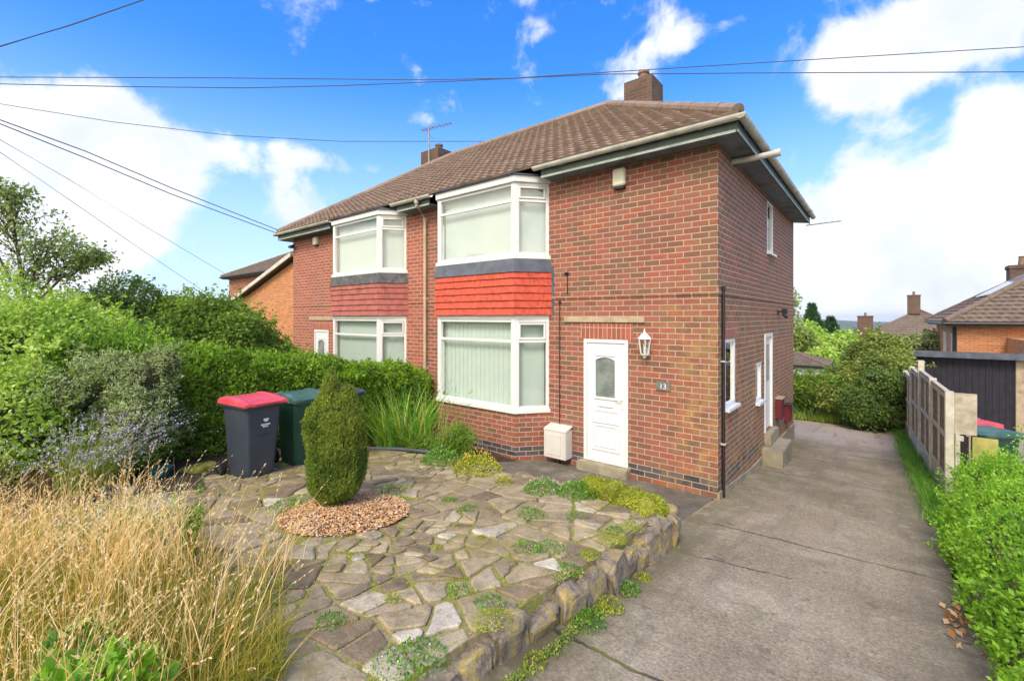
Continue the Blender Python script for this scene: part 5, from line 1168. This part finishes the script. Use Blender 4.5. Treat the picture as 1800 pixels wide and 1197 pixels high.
LF['brownstem'] = mk_attr('dry_brown_stem', [(0, (.12,.08,.04)), (.5, (.26,.19,.09)), (1, (.40,.33,.17))], .7, .1)
lv = patp(150, 868)
plant_stems('lavender_bush', 'lavender bush leaning over the paving with mauve flower spikes', 'lavender', (lv.x-.12, lv.y+.02, lv.z), 620, .26, .92, (.8, .6, 0), .60, .0065, LF['lavstem'], LF['lav'], 8, .017, 4, 'stems', 'flower_spike', .3, .10)
plant_stems('dry_undergrowth', 'brown dry stems under the lavender bush', 'dead stems', (lv.x-.45, lv.y-.25, lv.z), 900, .42, .42, (.3, .3, 0), .55, .006, LF['brownstem'], nseg=3, part='stems')
# montbretia-like sword leaves by the bay
plant_stems('sword_leaved_plant', 'clump of long arching sword-shaped leaves in front of the bay window', 'plant', (-4.95, -1.75, .16), 440, .46, 1.22, (.0, -.25, 0), .55, .030, LF['blade'], nseg=6, hv=.35)
plant_stems('sword_leaved_plant', 'lower sprawling sword-leaved clump against the bay brickwork', 'plant', (-4.25, -1.45, .12), 300, .40, .72, (.1, -.3, 0), .7, .026, LF['blade'], nseg=6, hv=.35)
plant_stems('flowering_plant', 'tall thin seed stems rising out of the sword-leaved clump', 'plant', (-4.5, -1.5, .12), 26, .5, 1.45, (.2, -.1, 0), .30, .008, LF['straw'], LF['weed'], 14, .022, 5, 'stems', 'seed_head', .25, .2)
bush('shrub', 'small leafy shrub with a few rusty leaves between the conifer and the bay', 'shrub', (-4.3, -1.75, .15), [(-4.25, -1.75, .36, .26, .25, .24), (-4.0, -1.3, .45, .3, .3, .3), (-5.1, -1.95, .42, .3, .25, .3)], 7000, .045, LF['shrub'], .4, .5, .25, 5, .2, seed=31, core=.55)
# clipped conifer
cb = patp(590, 888); cb.z -= .0
CE = empty('clipped_conifer', (cb.x, cb.y, cb.z), 'clipped yellow-green conifer with a pointed tip in the round gravel bed', 'conifer')
prof = [(0, .10), (.03, .18), (.07, .245), (.12, .285), (.25, .305), (.5, .310), (.62, .30), (.67, .27), (.71, .21), (.76, .145), (.82, .105), (.88, .080), (.94, .045), (1.0, .006)]
def cprof(t): return np.interp(t, [a for a, _ in prof], [b for _, b in prof])
H_ = 1.45; n = 9000; t = rng.random(n*3); t = t[rng.random(n*3) < (cprof(t)/.34)][:n]; n = len(t); a = rng.uniform(0, 2*np.pi, n)
lob = 1+.05*np.sin(5*a+t*6)+.04*np.sin(3*a-t*9+1); rr = cprof(t)*lob*(1-.10*rng.random(n)**2)-.03; ofx = -.05*np.clip((t-.5)/.4, 0, 1)
p = np.stack([rr*np.cos(a)+ofx*.775, rr*np.sin(a)+ofx*.632, .03+t*H_*.975], 1); nr = unit(np.stack([np.cos(a), np.sin(a), np.full(n, .1)], 1)); tu = sn(p*[1, 1, .5], 24, 3)*.020+sn(p*[1, 1, .6], 11, 5)*.018; p += nr*tu[:, None]
n2 = 1500; sp = unit(rng.normal(size=(n2, 3))); off = np.array([.135*.775, .135*.632, .96]); p2 = sp*np.array([.115, .115, .30])*(1-.12*rng.random((n2, 1)))*(1-.30*np.clip(sp[:, 2:3], 0, 1)*[1, 1, 0])+off; p2 += sp*(sn(p2, 24, 9)*.014)[:, None]
P_ = np.concatenate([p, p2]); NR = np.concatenate([nr, sp]); K_ = len(P_); m_ = 11
D_ = unit(NR*.55+rng.normal(size=(K_, 3))*.18+[0, 0, .95]); T_ = rng.random((K_, m_, 1)); Q_ = P_[:, None]+D_[:, None]*T_*(.055*rng.uniform(.5, 1.3, K_))[:, None, None]+rng.normal(size=(K_, m_, 3))*.008*(1.4-T_)
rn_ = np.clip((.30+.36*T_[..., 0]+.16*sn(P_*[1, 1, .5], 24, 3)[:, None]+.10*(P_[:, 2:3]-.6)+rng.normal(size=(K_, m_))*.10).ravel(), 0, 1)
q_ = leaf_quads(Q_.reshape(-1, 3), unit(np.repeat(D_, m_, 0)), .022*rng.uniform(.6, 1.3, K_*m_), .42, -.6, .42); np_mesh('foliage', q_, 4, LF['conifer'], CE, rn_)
q = MB(); q.lathe((0, 0, .05), [(max(.005, cprof(x)*.80), x*H_*.97) for x in np.linspace(0, .74, 14)], 20); q.tube([(0, 0, -.15), (0, 0, .3)], .05, 8); q.build('trunk', M['twig'], CE)  # dark lathed body added as shade behind the needles, plus the trunk
# flower and weed clumps along the back of the paving
def clump(px, py, r, h, n, size, mat, label, name='weed_clump', cat='weed', fl=None, group=None, ratio=.5, z=None, xy=None):
    c = patp(px, py) if xy is None else Vector((xy[0], xy[1], z))
    e = empty(name, tuple(c), label, cat, group); a = rng.uniform(0, 2*np.pi, n); q_ = np.sqrt(rng.random(n)); rr = r*q_; zz = h*(1-q_**2)*rng.random(n)**.5
    p = np.stack([rr*np.cos(a), rr*np.sin(a), zz+.005], 1); p[:, 2] += .02*sn(p, 18, int(px) % 97); nr = unit(np.stack([np.cos(a)*q_, np.sin(a)*q_, np.full(n, .9)], 1))
    np_mesh('leaves', leaf_quads(p, nr, size*rng.uniform(.5, 1.3, n), ratio, -.4, .6), 4, mat, e, rng.random(n))
    if fl:
        m = fl[1]; a = rng.uniform(0, 2*np.pi, m); q_ = np.sqrt(rng.random(m)); p = np.stack([r*q_*np.cos(a), r*q_*np.sin(a), h*(1-q_**2)*rng.uniform(.8, 1.3, m)+.03], 1)
        np_mesh('flower', leaf_quads(p, unit(np.tile([0, -.3, 1.], (m, 1))), fl[2]*rng.uniform(.6, 1.2, m), .9, 0, .3), 4, fl[0], e, rng.random(m))['kind'] = 'stuff'
    return e
clump(775, 812, .30, .22, 1500, .035, LF['weed'], 'leafy green clump starting the row of flowers in front of the bay', fl=(LF['flower_w'], 40, .014))
clump(840, 828, .34, .22, 1900, .03, LF['moss'], 'yellow-flowered clump at the back edge of the paving, left of the gas meter box', 'flower_clump', 'flowers', fl=(LF['flower_y'], 420, .020))
clump(812, 818, .22, .14, 700, .03, LF['olive'], 'reddish low clump between the green and the yellow-flowered clumps', 'flower_clump', 'flowers', fl=(LF['flower_y'], 40, .016))
clump(885, 850, .12, .07, 500, .02, LF['moss'], 'small yellow tuft trailing from the flowered clump', 'flower_clump', 'flowers', fl=(LF['flower_y'], 70, .014))
clump(955, 862, .24, .12, 1500, .022, LF['weed'], 'low weeds with tiny white flowers at the back of the paving', 'flower_clump', 'flowers', fl=(LF['flower_w'], 140, .012))
clump(1015, 870, .24, .16, 1800, .026, LF['weed'], 'dark green leafy weed left of the yellow moss cushion', fl=(LF['flower_w'], 40, .012))
e = empty('moss_cushion', (-.42, -2.18, .50), 'thick yellow-green moss cushion on the corner of the rockery wall', 'moss')
bl = [(-.34, .02, .10, .22, .13, .12), (-.12, .0, .10, .24, .14, .14), (.12, -.02, .09, .24, .15, .14), (.32, -.06, .06, .19, .17, .14), (.40, -.20, .0, .13, .16, .14)]
p, nr = blob_pts(bl, 15000, .12, .12, 14, 40); np_mesh('foliage', leaf_quads(p, nr, .022*rng.uniform(.6, 1.2, len(p)), .6, -.3, .6), 4, LF['moss'], e, np.clip(.5+.35*sn(p, 22, 4)+rng.normal(size=len(p))*.15, 0, 1)); core_mesh(bl, .9).build('base', M['mossrock'], e)
tufts = [(790, 880, .09, 260), (821, 897, .11, 340), (935, 908, .16, 620), (1013, 910, .12, 300), (500, 893, .18, 520), (535, 880, .16, 420), (688, 866, .24, 900), (928, 966, .12, 380), (966, 968, .12, 380), (865, 1066, .11, 300), (468, 1048, .16, 420), (578, 1100, .09, 260), (1000, 1003, .09, 220), (735, 1160, .16, 520), (700, 1172, .15, 420), (618, 980, .05, 120), (770, 965, .05, 100), (340, 925, .10, 300), (1080, 935, .08, 200), (806, 1040, .07, 160), (845, 945, .04, 90), (690, 1058, .05, 110)]
names_ = ['just right of the gravel bed', 'largest right of the gravel bed', 'in the middle of the paving below the moss cushion', 'beside the moss cushion', 'at the left rim of the gravel bed', 'behind the left rim of the gravel bed', 'grey-green, behind the right rim of the gravel bed', 'upper of the pair nearest the rockery wall', 'right of the pair nearest the rockery wall', 'next to a dark wall stone low in the picture', 'among the straw, left part of the paving', 'lone round cushion in the lower paving', 'against the inner side of the wall', 'near the bottom end of the wall', 'lowest one by the bottom end of the wall', 'tiny, between the pale stones below the gravel bed', 'tiny, right of the pale stones', 'at the foot of the tall green weed', 'inside the wall below the moss', 'small, left of the dark wall stone', 'tiny, in a joint in mid paving', 'tiny, in a joint left of the wall stones']
for (px, py, r, n), nm in zip(tufts, names_): clump(px, py, r, r*.42, int(n*.8), .020, LF['silver'] if 'grey' in nm else LF['weed'] if n > 150 else LF['moss'], 'weed tuft in the paving joints, '+nm, 'weed_tuft', 'weed', group='weed tufts in the crazy paving', fl=(LF['flower_w'], 8, .010) if n > 360 else None)
# weeds and moss at the outer foot of the wall
for i, (yy, r, n) in enumerate([(-3.2, .07, 240), (-3.5, .10, 420), (-3.85, .12, 500), (-4.15, .13, 600), (-4.75, .07, 200), (-5.1, .06, 160)]):
    clump(i*7, 0, r, r*.5, n, .02, LF['weed'] if i % 2 else LF['moss'], ['tiny yellow moss tuft at the foot of the rockery wall', 'small green weed at the wall foot above the wider mats', 'yellow-green moss mat against the wall where it meets the driveway', 'widest green mat at the foot of the wall', 'thin mossy tuft low on the driveway side of the wall', 'lowest green sprig by the wall and driveway'][i], 'weed_tuft', 'weed', xy=(.25, yy), z=gz(yy)+.005)
# moss patches on the wall stones
for i, (yy, r) in enumerate([(-3.0, .10), (-3.35, .11), (-3.75, .08), (-4.9, .12)]):
    clump(i*11+3, 0, r, .035, 900, .012, LF['moss'], ['moss on the wall top nearest the conifer side of the corner', 'bright yellow lichen and moss midway on the wall', 'moss speck on a grey wall stone', 'golden moss on the low pale stone near the bottom'][i], 'moss_patch', 'moss', xy=(.05, yy), z=zp(0, yy)+.05)
# tall green weed among the straw, and others
w = patp(335, 985); plant_stems('tall_weed', 'tall leafy green weed standing in the straw in front of the bins', 'weed', (w.x, w.y, w.z), 11, .06, .60, (0, 0, 0), .10, .010, LF['weed'], LF['weed'], 46, .028, 5, 'stems', 'leaves', .3, 1.0)
# dry long grass filling the near left corner
def inreg(n, thin=False):
    out = []
    while len(out) < n:
        px, py = random.uniform(-150, 500), random.uniform(905, 1420)
        lim = 905+ (px-150)*.30 if px > 150 else 905
        if py < lim+35*math.sin(px*.05): continue
        if px > 200 and random.random() > max(.10 if thin else .22, 1-(px-200)/(260 if thin else 360)) and not (py > 1120 and not thin and random.random() < .6): continue
        if py > 1060 and random.random() < (.72 if thin else 0): continue
        c = patp(px, py)
        if c.x > -.45 and c.y > -6.6: continue
        if random.random() > min(1, (2.2/ (c-Vector(CAM)).length)**-1.3*.5): continue
        out.append(c[:])
    return np.array(out)
def grass_obj(name, label, cat, n, h, lean, width, mat, heads=0, nseg=4, reg=None, lv=(.55, .15, 0), z0=0):
    p = inreg(n, heads > 0) if reg is None else reg; n = len(p)
    if heads:     # straw stands in tussocks that splay outwards
        T = inreg(90, True); k_ = rng.integers(0, 90, n); cen = T[k_]; off_ = rng.normal(size=(n, 3))*[.10, .10, 0]; p = np.where(rng.random((n, 1)) < .8, cen+off_, p); lv_ = unit(off_+1e-6)*.9+np.array(lv)*.7; ex = rng.uniform(.65, 1.25, 90)[k_]
    else: lv_ = np.array(lv); ex = 1
    ld = unit(rng.normal(size=(n, 3))*[.6, .6, 0]+lv_); hh = h*ex*np.clip(rng.normal(.8, .22, n), .25, 1.25)*(1+.15*sn(p, 3, 2)); ln = np.clip(rng.normal(lean, lean*.6, n), .02, 1.5)
    q, pts = blades(p, hh, ld, ln, width*rng.uniform(.6, 1.3, n), nseg)
    if heads:
        k = heads; sel = rng.random(n) < .75; a_, b_ = pts[sel, -2], pts[sel, -1]; m = sel.sum(); t = rng.random((m, k, 1)); c_ = (b_[:, None]-(b_-a_)[:, None]*t*.95).reshape(-1, 3)+rng.normal(size=(m*k, 3))*.0022
        d = unit(np.repeat(b_-a_, k, 0)); hq = leaf_quads(c_, d*3, .019*rng.uniform(.6, 1.3, m*k), .24, 0, .22); q = np.concatenate([q, hq]); rn2 = np.concatenate([np.repeat(np.clip(rng.random(n), 0, 1), nseg), np.clip(rng.random(m*k)*.5+.5, 0, 1)])
    else: rn2 = np.repeat(rng.random(n), nseg)
    o = np_mesh(name, q, 4, mat, None, rn2); return tag(o, label, cat, None, 'stuff')
grass_obj('dry_grass', 'tall bleached straw-coloured grass with seed heads in the near left corner', 'grass', 2600, .64, .42, .0050, LF['straw'], 12, 5)
grass_obj('green_grass', 'rank green and yellow grass growing under the straw', 'grass', 16000, .27, .55, .006, LF['grass'], 0, 4)
w = patp(210, 960); 
plant_stems('flowering_weed', 'patch of tiny white flowers in the straw below the lavender', 'flowers', (w.x, w.y, w.z), 420, .34, .42, (.1, 0, 0), .3, .004, LF['weed'], LF['flower_w'], 3, .013, 4, 'stems', 'flower', .35, .1)
w = patp(190, 1330); clump(0, 0, .28, .20, 700, .07, LF['privet'], 'broad-leaved bright green weed at the bottom left corner', xy=(w.x-.15, w.y-.05), z=w.z+.12)
w = patp(120, 1215); clump(0, 0, .18, .18, 320, .055, LF['weed'], 'green nettle-like weed inside the straw near the lower left edge', xy=(w.x, w.y), z=w.z+.1)

tag(np_mesh('joint_moss', leaf_quads(JOINT_MOSS, np.tile([0, 0, 1.], (len(JOINT_MOSS), 1)), .011*rng.uniform(.6, 1.7, len(JOINT_MOSS)), .6, -.3, .7), 4, LF['moss'], None, np.clip(rng.random(len(JOINT_MOSS))*.8, 0, 1)), 'moss and seedlings growing in the joints of the crazy paving', 'moss', None, 'stuff')
# creeping growth over the edging wall and along its foot
n = 16000; yy = rng.uniform(-6.4, -2.1, n); top = rng.random(n) < .45; xx = np.where(top, .03+.05*rng.normal(size=n), .21+.035*np.abs(rng.normal(size=n))+.02*np.sin(yy*5))
zz = np.where(top, zp(0, yy)-.005+.02*rng.random(n), -.118*yy+.004+.03*rng.random(n)**2); q3 = np.stack([xx, yy, zz], 1); mk_ = sn(q3*[1, 1, .3], 3.3, 91)+.4*sn(q3, 10, 92) > np.where(top, .42, .10); q3 = q3[mk_]
tag(np_mesh('creeping_growth', leaf_quads(q3, np.tile([.3, 0, 1.], (len(q3), 1)), .016*rng.uniform(.5, 1.7, len(q3)), .55, -.3, .8), 4, LF['olive'], None, np.clip(rng.random(len(q3)), 0, .85)), 'creeping weeds and moss over the rough wall and along its foot', 'weeds', None, 'stuff')

# right foreground privet
e = empty('privet_hedge', (3.0, 0, gz(0)), 'bright lime green privet bushes spilling along the right side of the driveway', 'hedge'); bl = []
for i in range(16):
    yy = 2.7-.46*i; g_ = gz(yy); sh_ = max(0, yy-.2)*.11; bl += [(3.02+sh_+.06*math.sin(i*2.1)-3.0, yy, g_+.34, .60, .42, .44+.05*math.sin(i*1.3)), (3.75-3, yy, g_+.36, .6, .45, .47)]
    if yy < .7: bl += [(2.58-3+.05*math.sin(i*1.7), yy, g_+.16, .24, .3, .24)]
p, nr = blob_pts(bl, 120000, .28, .20, 6, 61, .25); sp, sn_ = sprig_pts(p, nr, 1500, 20, .20, .9); p = np.concatenate([p, sp]); nr = np.concatenate([nr, sn_]); vis = p[:, 0] < .95; p, nr = p[vis], nr[vis]
np_mesh('foliage', leaf_quads(p, nr, .040*rng.uniform(.5, 1.25, len(p)), .52, -.35, .6), 4, LF['privet'], e, shade_rnd(len(p)))
tw = MB(); P2, N2 = [], []
for i in range(150):
    bx, by = random.uniform(-.3, .9), random.uniform(-4, 2.7); hh = gz(by)+.72+random.uniform(.02, .20); lx, ly = random.gauss(-.03, .07), random.gauss(0, .07); z_ = gz(by)+.5
    tw.tube([(bx, by, z_), (bx+lx, by+ly, hh)], .004, 4, .002); t = rng.random(34); P2.append(np.stack([bx+lx*t, by+ly*t, z_+(hh-z_)*t], 1)+rng.normal(size=(34, 3))*.014); N2.append(unit(rng.normal(size=(34, 3))+[0, 0, .8]))
for (px, py, Z, hgt) in ((1790, 748, 5.6, .55), (1755, 790, 6, .3), (1730, 795, 6.4, .25)):
    c = P(px, py, Z)
    for k in range(5):
        bx, by = c.x-3+random.gauss(0, .05), c.y+random.gauss(0, .05); t = rng.random(45); P2.append(np.stack([bx+.04*t*k*.5, by+0*t, c.z-hgt+hgt*t], 1)+rng.normal(size=(45, 3))*.03); N2.append(unit(rng.normal(size=(45, 3))+[0, 0, .8]))
p, nr = np.concatenate(P2), np.concatenate(N2); np_mesh('shoots', leaf_quads(p, nr, .036*rng.uniform(.6, 1.2, len(p)), .5, -.4, .8), 4, LF['privet'], e, np.clip(shade_rnd(len(p))+.15, 0, 1))
core_mesh(bl, .80).build('branches_shade_core', M['twig'], e)  # solid dark core in place of shade deep in the privet
for o in e.children: o.location = (0, 0, -gz(0))
# grass verge by the fence
n = 7000; yy = rng.uniform(1.0, 10.6, n); xx = 2.47-.024*yy+.075*rng.normal(size=n); xx = np.minimum(xx, 2.74-.045*(yy-2)); reg = np.stack([xx, yy, np.array([gz(v) for v in yy])], 1)
grass_obj('verge_grass', 'strip of green grass and weeds between driveway and panel fence', 'grass', n, .20, .6, .010, LF['weed'], 0, 3, reg, (-.3, 0, 0))
n = 2600; yy = rng.uniform(10.6, 13.2, n); xx = rng.uniform(-1.3, 1.2, n); reg = np.stack([xx, yy, np.array([gz(v) for v in yy])], 1)
grass_obj('rear_lawn_grass', 'yellow-green long grass where the driveway ends behind the house', 'grass', n, .42, .5, .014, LF['lime'], 0, 3, reg, (0, 0, 0))
# leaf litter
n = 60; c0 = onp2 = (2.33, -1.95); a = rng.normal(size=(n, 2))*[.05, .22]; p = np.stack([2.28+a[:, 0]+.0*a[:, 1], -1.95+a[:, 1], np.array([gz(-1.95+v) for v in a[:, 1]])+.012], 1)
tag(np_mesh('leaf_litter', leaf_quads(p, unit(np.tile([.2, 0, 1.], (n, 1))), .07*rng.uniform(.6, 1.2, n), .6, 0, .8), 4, LF['dead'], None, rng.random(n)), 'brown fallen leaves caught under the privet at the driveway edge', 'leaves', None, 'stuff')

# bushes at the end of the driveway
c = P(1530, 760, 14.8); gb_ = gz(c.y)
bush('bush', 'large dense bush at the end of the driveway, reddish brown at the top', 'bush', (c.x, c.y, gb_), [B_(1538, 655, 15, 1.05, 1.1, 1.0), B_(1495, 700, 14.6, .95, 1.0, .8), B_(1575, 695, 14.6, .75, .9, .85), B_(1484, 668, 15.2, .6), B_(1462, 690, 15.0, .5), B_(1560, 618, 15.2, .50, .5, .5), B_(1512, 622, 15.3, .40, .45, .45), B_(1540, 605, 15.2, .3, .3, .42)], 34000, .10, LF['olive'], .5, .6, .36, 2.4, .5, core=.6, seed=44, thick=.04)
c = P(1555, 760, 13.4); bush('bush', 'darker green bush tucked behind the fence end, under the reddish one', 'bush', (c.x, c.y, gz(c.y)), [B_(1560, 680, 13.6, .62, .6, .6), B_(1525, 720, 13.5, .62, .6, .5), B_(1570, 730, 13.4, .4, .4, .4)], 20000, .085, LF['dark'], .55, .35, .26, 2.4, .25, seed=45)
c = P(1425, 730, 15); bush('bush', 'lower loose green bush between the house corner and the large bush', 'bush', (c.x, c.y, gz(c.y)), [B_(1405, 685, 15.4, .8, .7, .62), B_(1450, 690, 15.0, .75, .7, .6), B_(1368, 680, 15.8, .8, .7, .65)], 20000, .09, LF['shrub'], .5, .35, .26, 2.2, .25, seed=46)
c = P(1640, 600, 22); bush('bush', 'pale shrub peeping over the black garage roof beside the orange house', 'bush', (c.x, c.y, c.z-2), [B_(1634, 606, 22, .6, .6, .6), B_(1600, 605, 22, .5, .5, .5)], 3500, .14, LF['silver'], .5, .4, .3, 2, .3, seed=47)
# far trees
def fir(name, label, px, ptop, pbot, Z, wid, n):
    t0, b0 = P(px, ptop, Z), P(px, pbot, Z); h = t0.z-b0.z+2; e = empty(name, (b0.x, b0.y, b0.z-2), label, 'tree')
    t = rng.random(n)**.8; lay = .75+.25*np.abs(np.sin(t*26)); r = wid*(1-t)*lay*np.sqrt(rng.random(n)*.6+.4); a = rng.uniform(0, 2*np.pi, n)
    p = np.stack([r*np.cos(a), r*np.sin(a), t*h-.06*r], 1); nr = unit(np.stack([np.cos(a), np.sin(a), np.full(n, -.1)], 1)); np_mesh('crown', leaf_quads(p, nr, Z*.008*rng.uniform(.6, 1.3, n), .4, .2, .5), 4, LF['confar'], e, shade_rnd(n))
    q = MB(); q.tube([(0, 0, -3), (0, 0, h*.9)], .3, 7, .05); q.build('trunk', M['bark'], e)
fir('fir_tree', 'taller dark fir in the distance behind the house, left of the smaller fir', 1427, 535, 600, 62, 3.2, 5200)
fir('fir_tree', 'smaller dark fir in the distance, right of the taller one', 1460, 558, 602, 64, 3.0, 4200)
def fart(label, px, py, Z, r, mat, n=3800, gaps=.2, seed=1, rz=None):
    c = P(px, py, Z); base = (c.x, c.y, c.z-r*2.2); tree('tree', label, base, [(c.x, c.y, c.z, r, r, rz or r*.8), (c.x-r*.5, c.y+r*.3, c.z-r*.4, r*.7, r*.7, r*.6), (c.x+r*.6, c.y, c.z-r*.35, r*.7, r*.7, r*.6)], n, Z*.009, mat, .15, gaps, seed, shell=.5, rough=.25, freq=6/r, core=.6)
fart('round yellow-green tree in front of the distant firs', 1413, 592, 52, 1.9, LF['lime'], seed=71)
fart('bright green trees between the firs and the small bungalow', 1474, 615, 46, 2.2, LF['lime'], seed=72)
fart('purple-brown tree beside the rear corner of the house', 1398, 600, 44, 1.6, LF['olive'], seed=73)
fart('green tree just behind the two firs', 1440, 604, 70, 3.0, LF['shrub'], seed=74)
fart('dark green tree left of the brown roofed distant house', 1535, 614, 60, 2.8, LF['dark'], seed=75)
fart('round green tree lower on the slope near the bungalows', 1450, 632, 36, 1.3, LF['lime'], 3000, seed=77)
fart('small pale garden tree above the low brown roof', 1480, 612, 90, 4.0, LF['shrub'], seed=78)
c = P(1388, 545, 38); tree('tree', 'tall wispy tree glimpsed past the rear edge of the house', (c.x, c.y, c.z-5), [(c.x, c.y, c.z+.7, .75, .7, 1.1), (c.x+.1, c.y, c.z-1, .9, .8, 1.0)], 900, .30, LF['tree'], .1, .7, 76)
far = [(1500, 588, 160, 9), (1560, 584, 210, 12), (1445, 588, 180, 10), (1620, 580, 240, 14), (1400, 592, 150, 9), (1700, 575, 260, 15)]
P3, N3, Q3 = [], [], []
for i, (px, py, Z, r) in enumerate(far):
    for k in range(7):
        c = P(px+random.uniform(-40, 40), py+20+random.uniform(-3, 6), Z*random.uniform(.85, 1.2)); p, nr = blob_pts([(c.x, c.y, c.z-r*.5, r, r, r*.6)], 520, .3, .25, 5/r, i); P3.append(p); N3.append(nr)
p, nr = np.concatenate(P3), np.concatenate(N3); tag(np_mesh('distant_woodland', leaf_quads(p, nr, 2.4*rng.uniform(.6, 1.2, len(p)), .7, 0), 4, LF['shrub'], None, shade_rnd(len(p))), 'far band of trees merging below the hills', 'woodland', None, 'stuff')
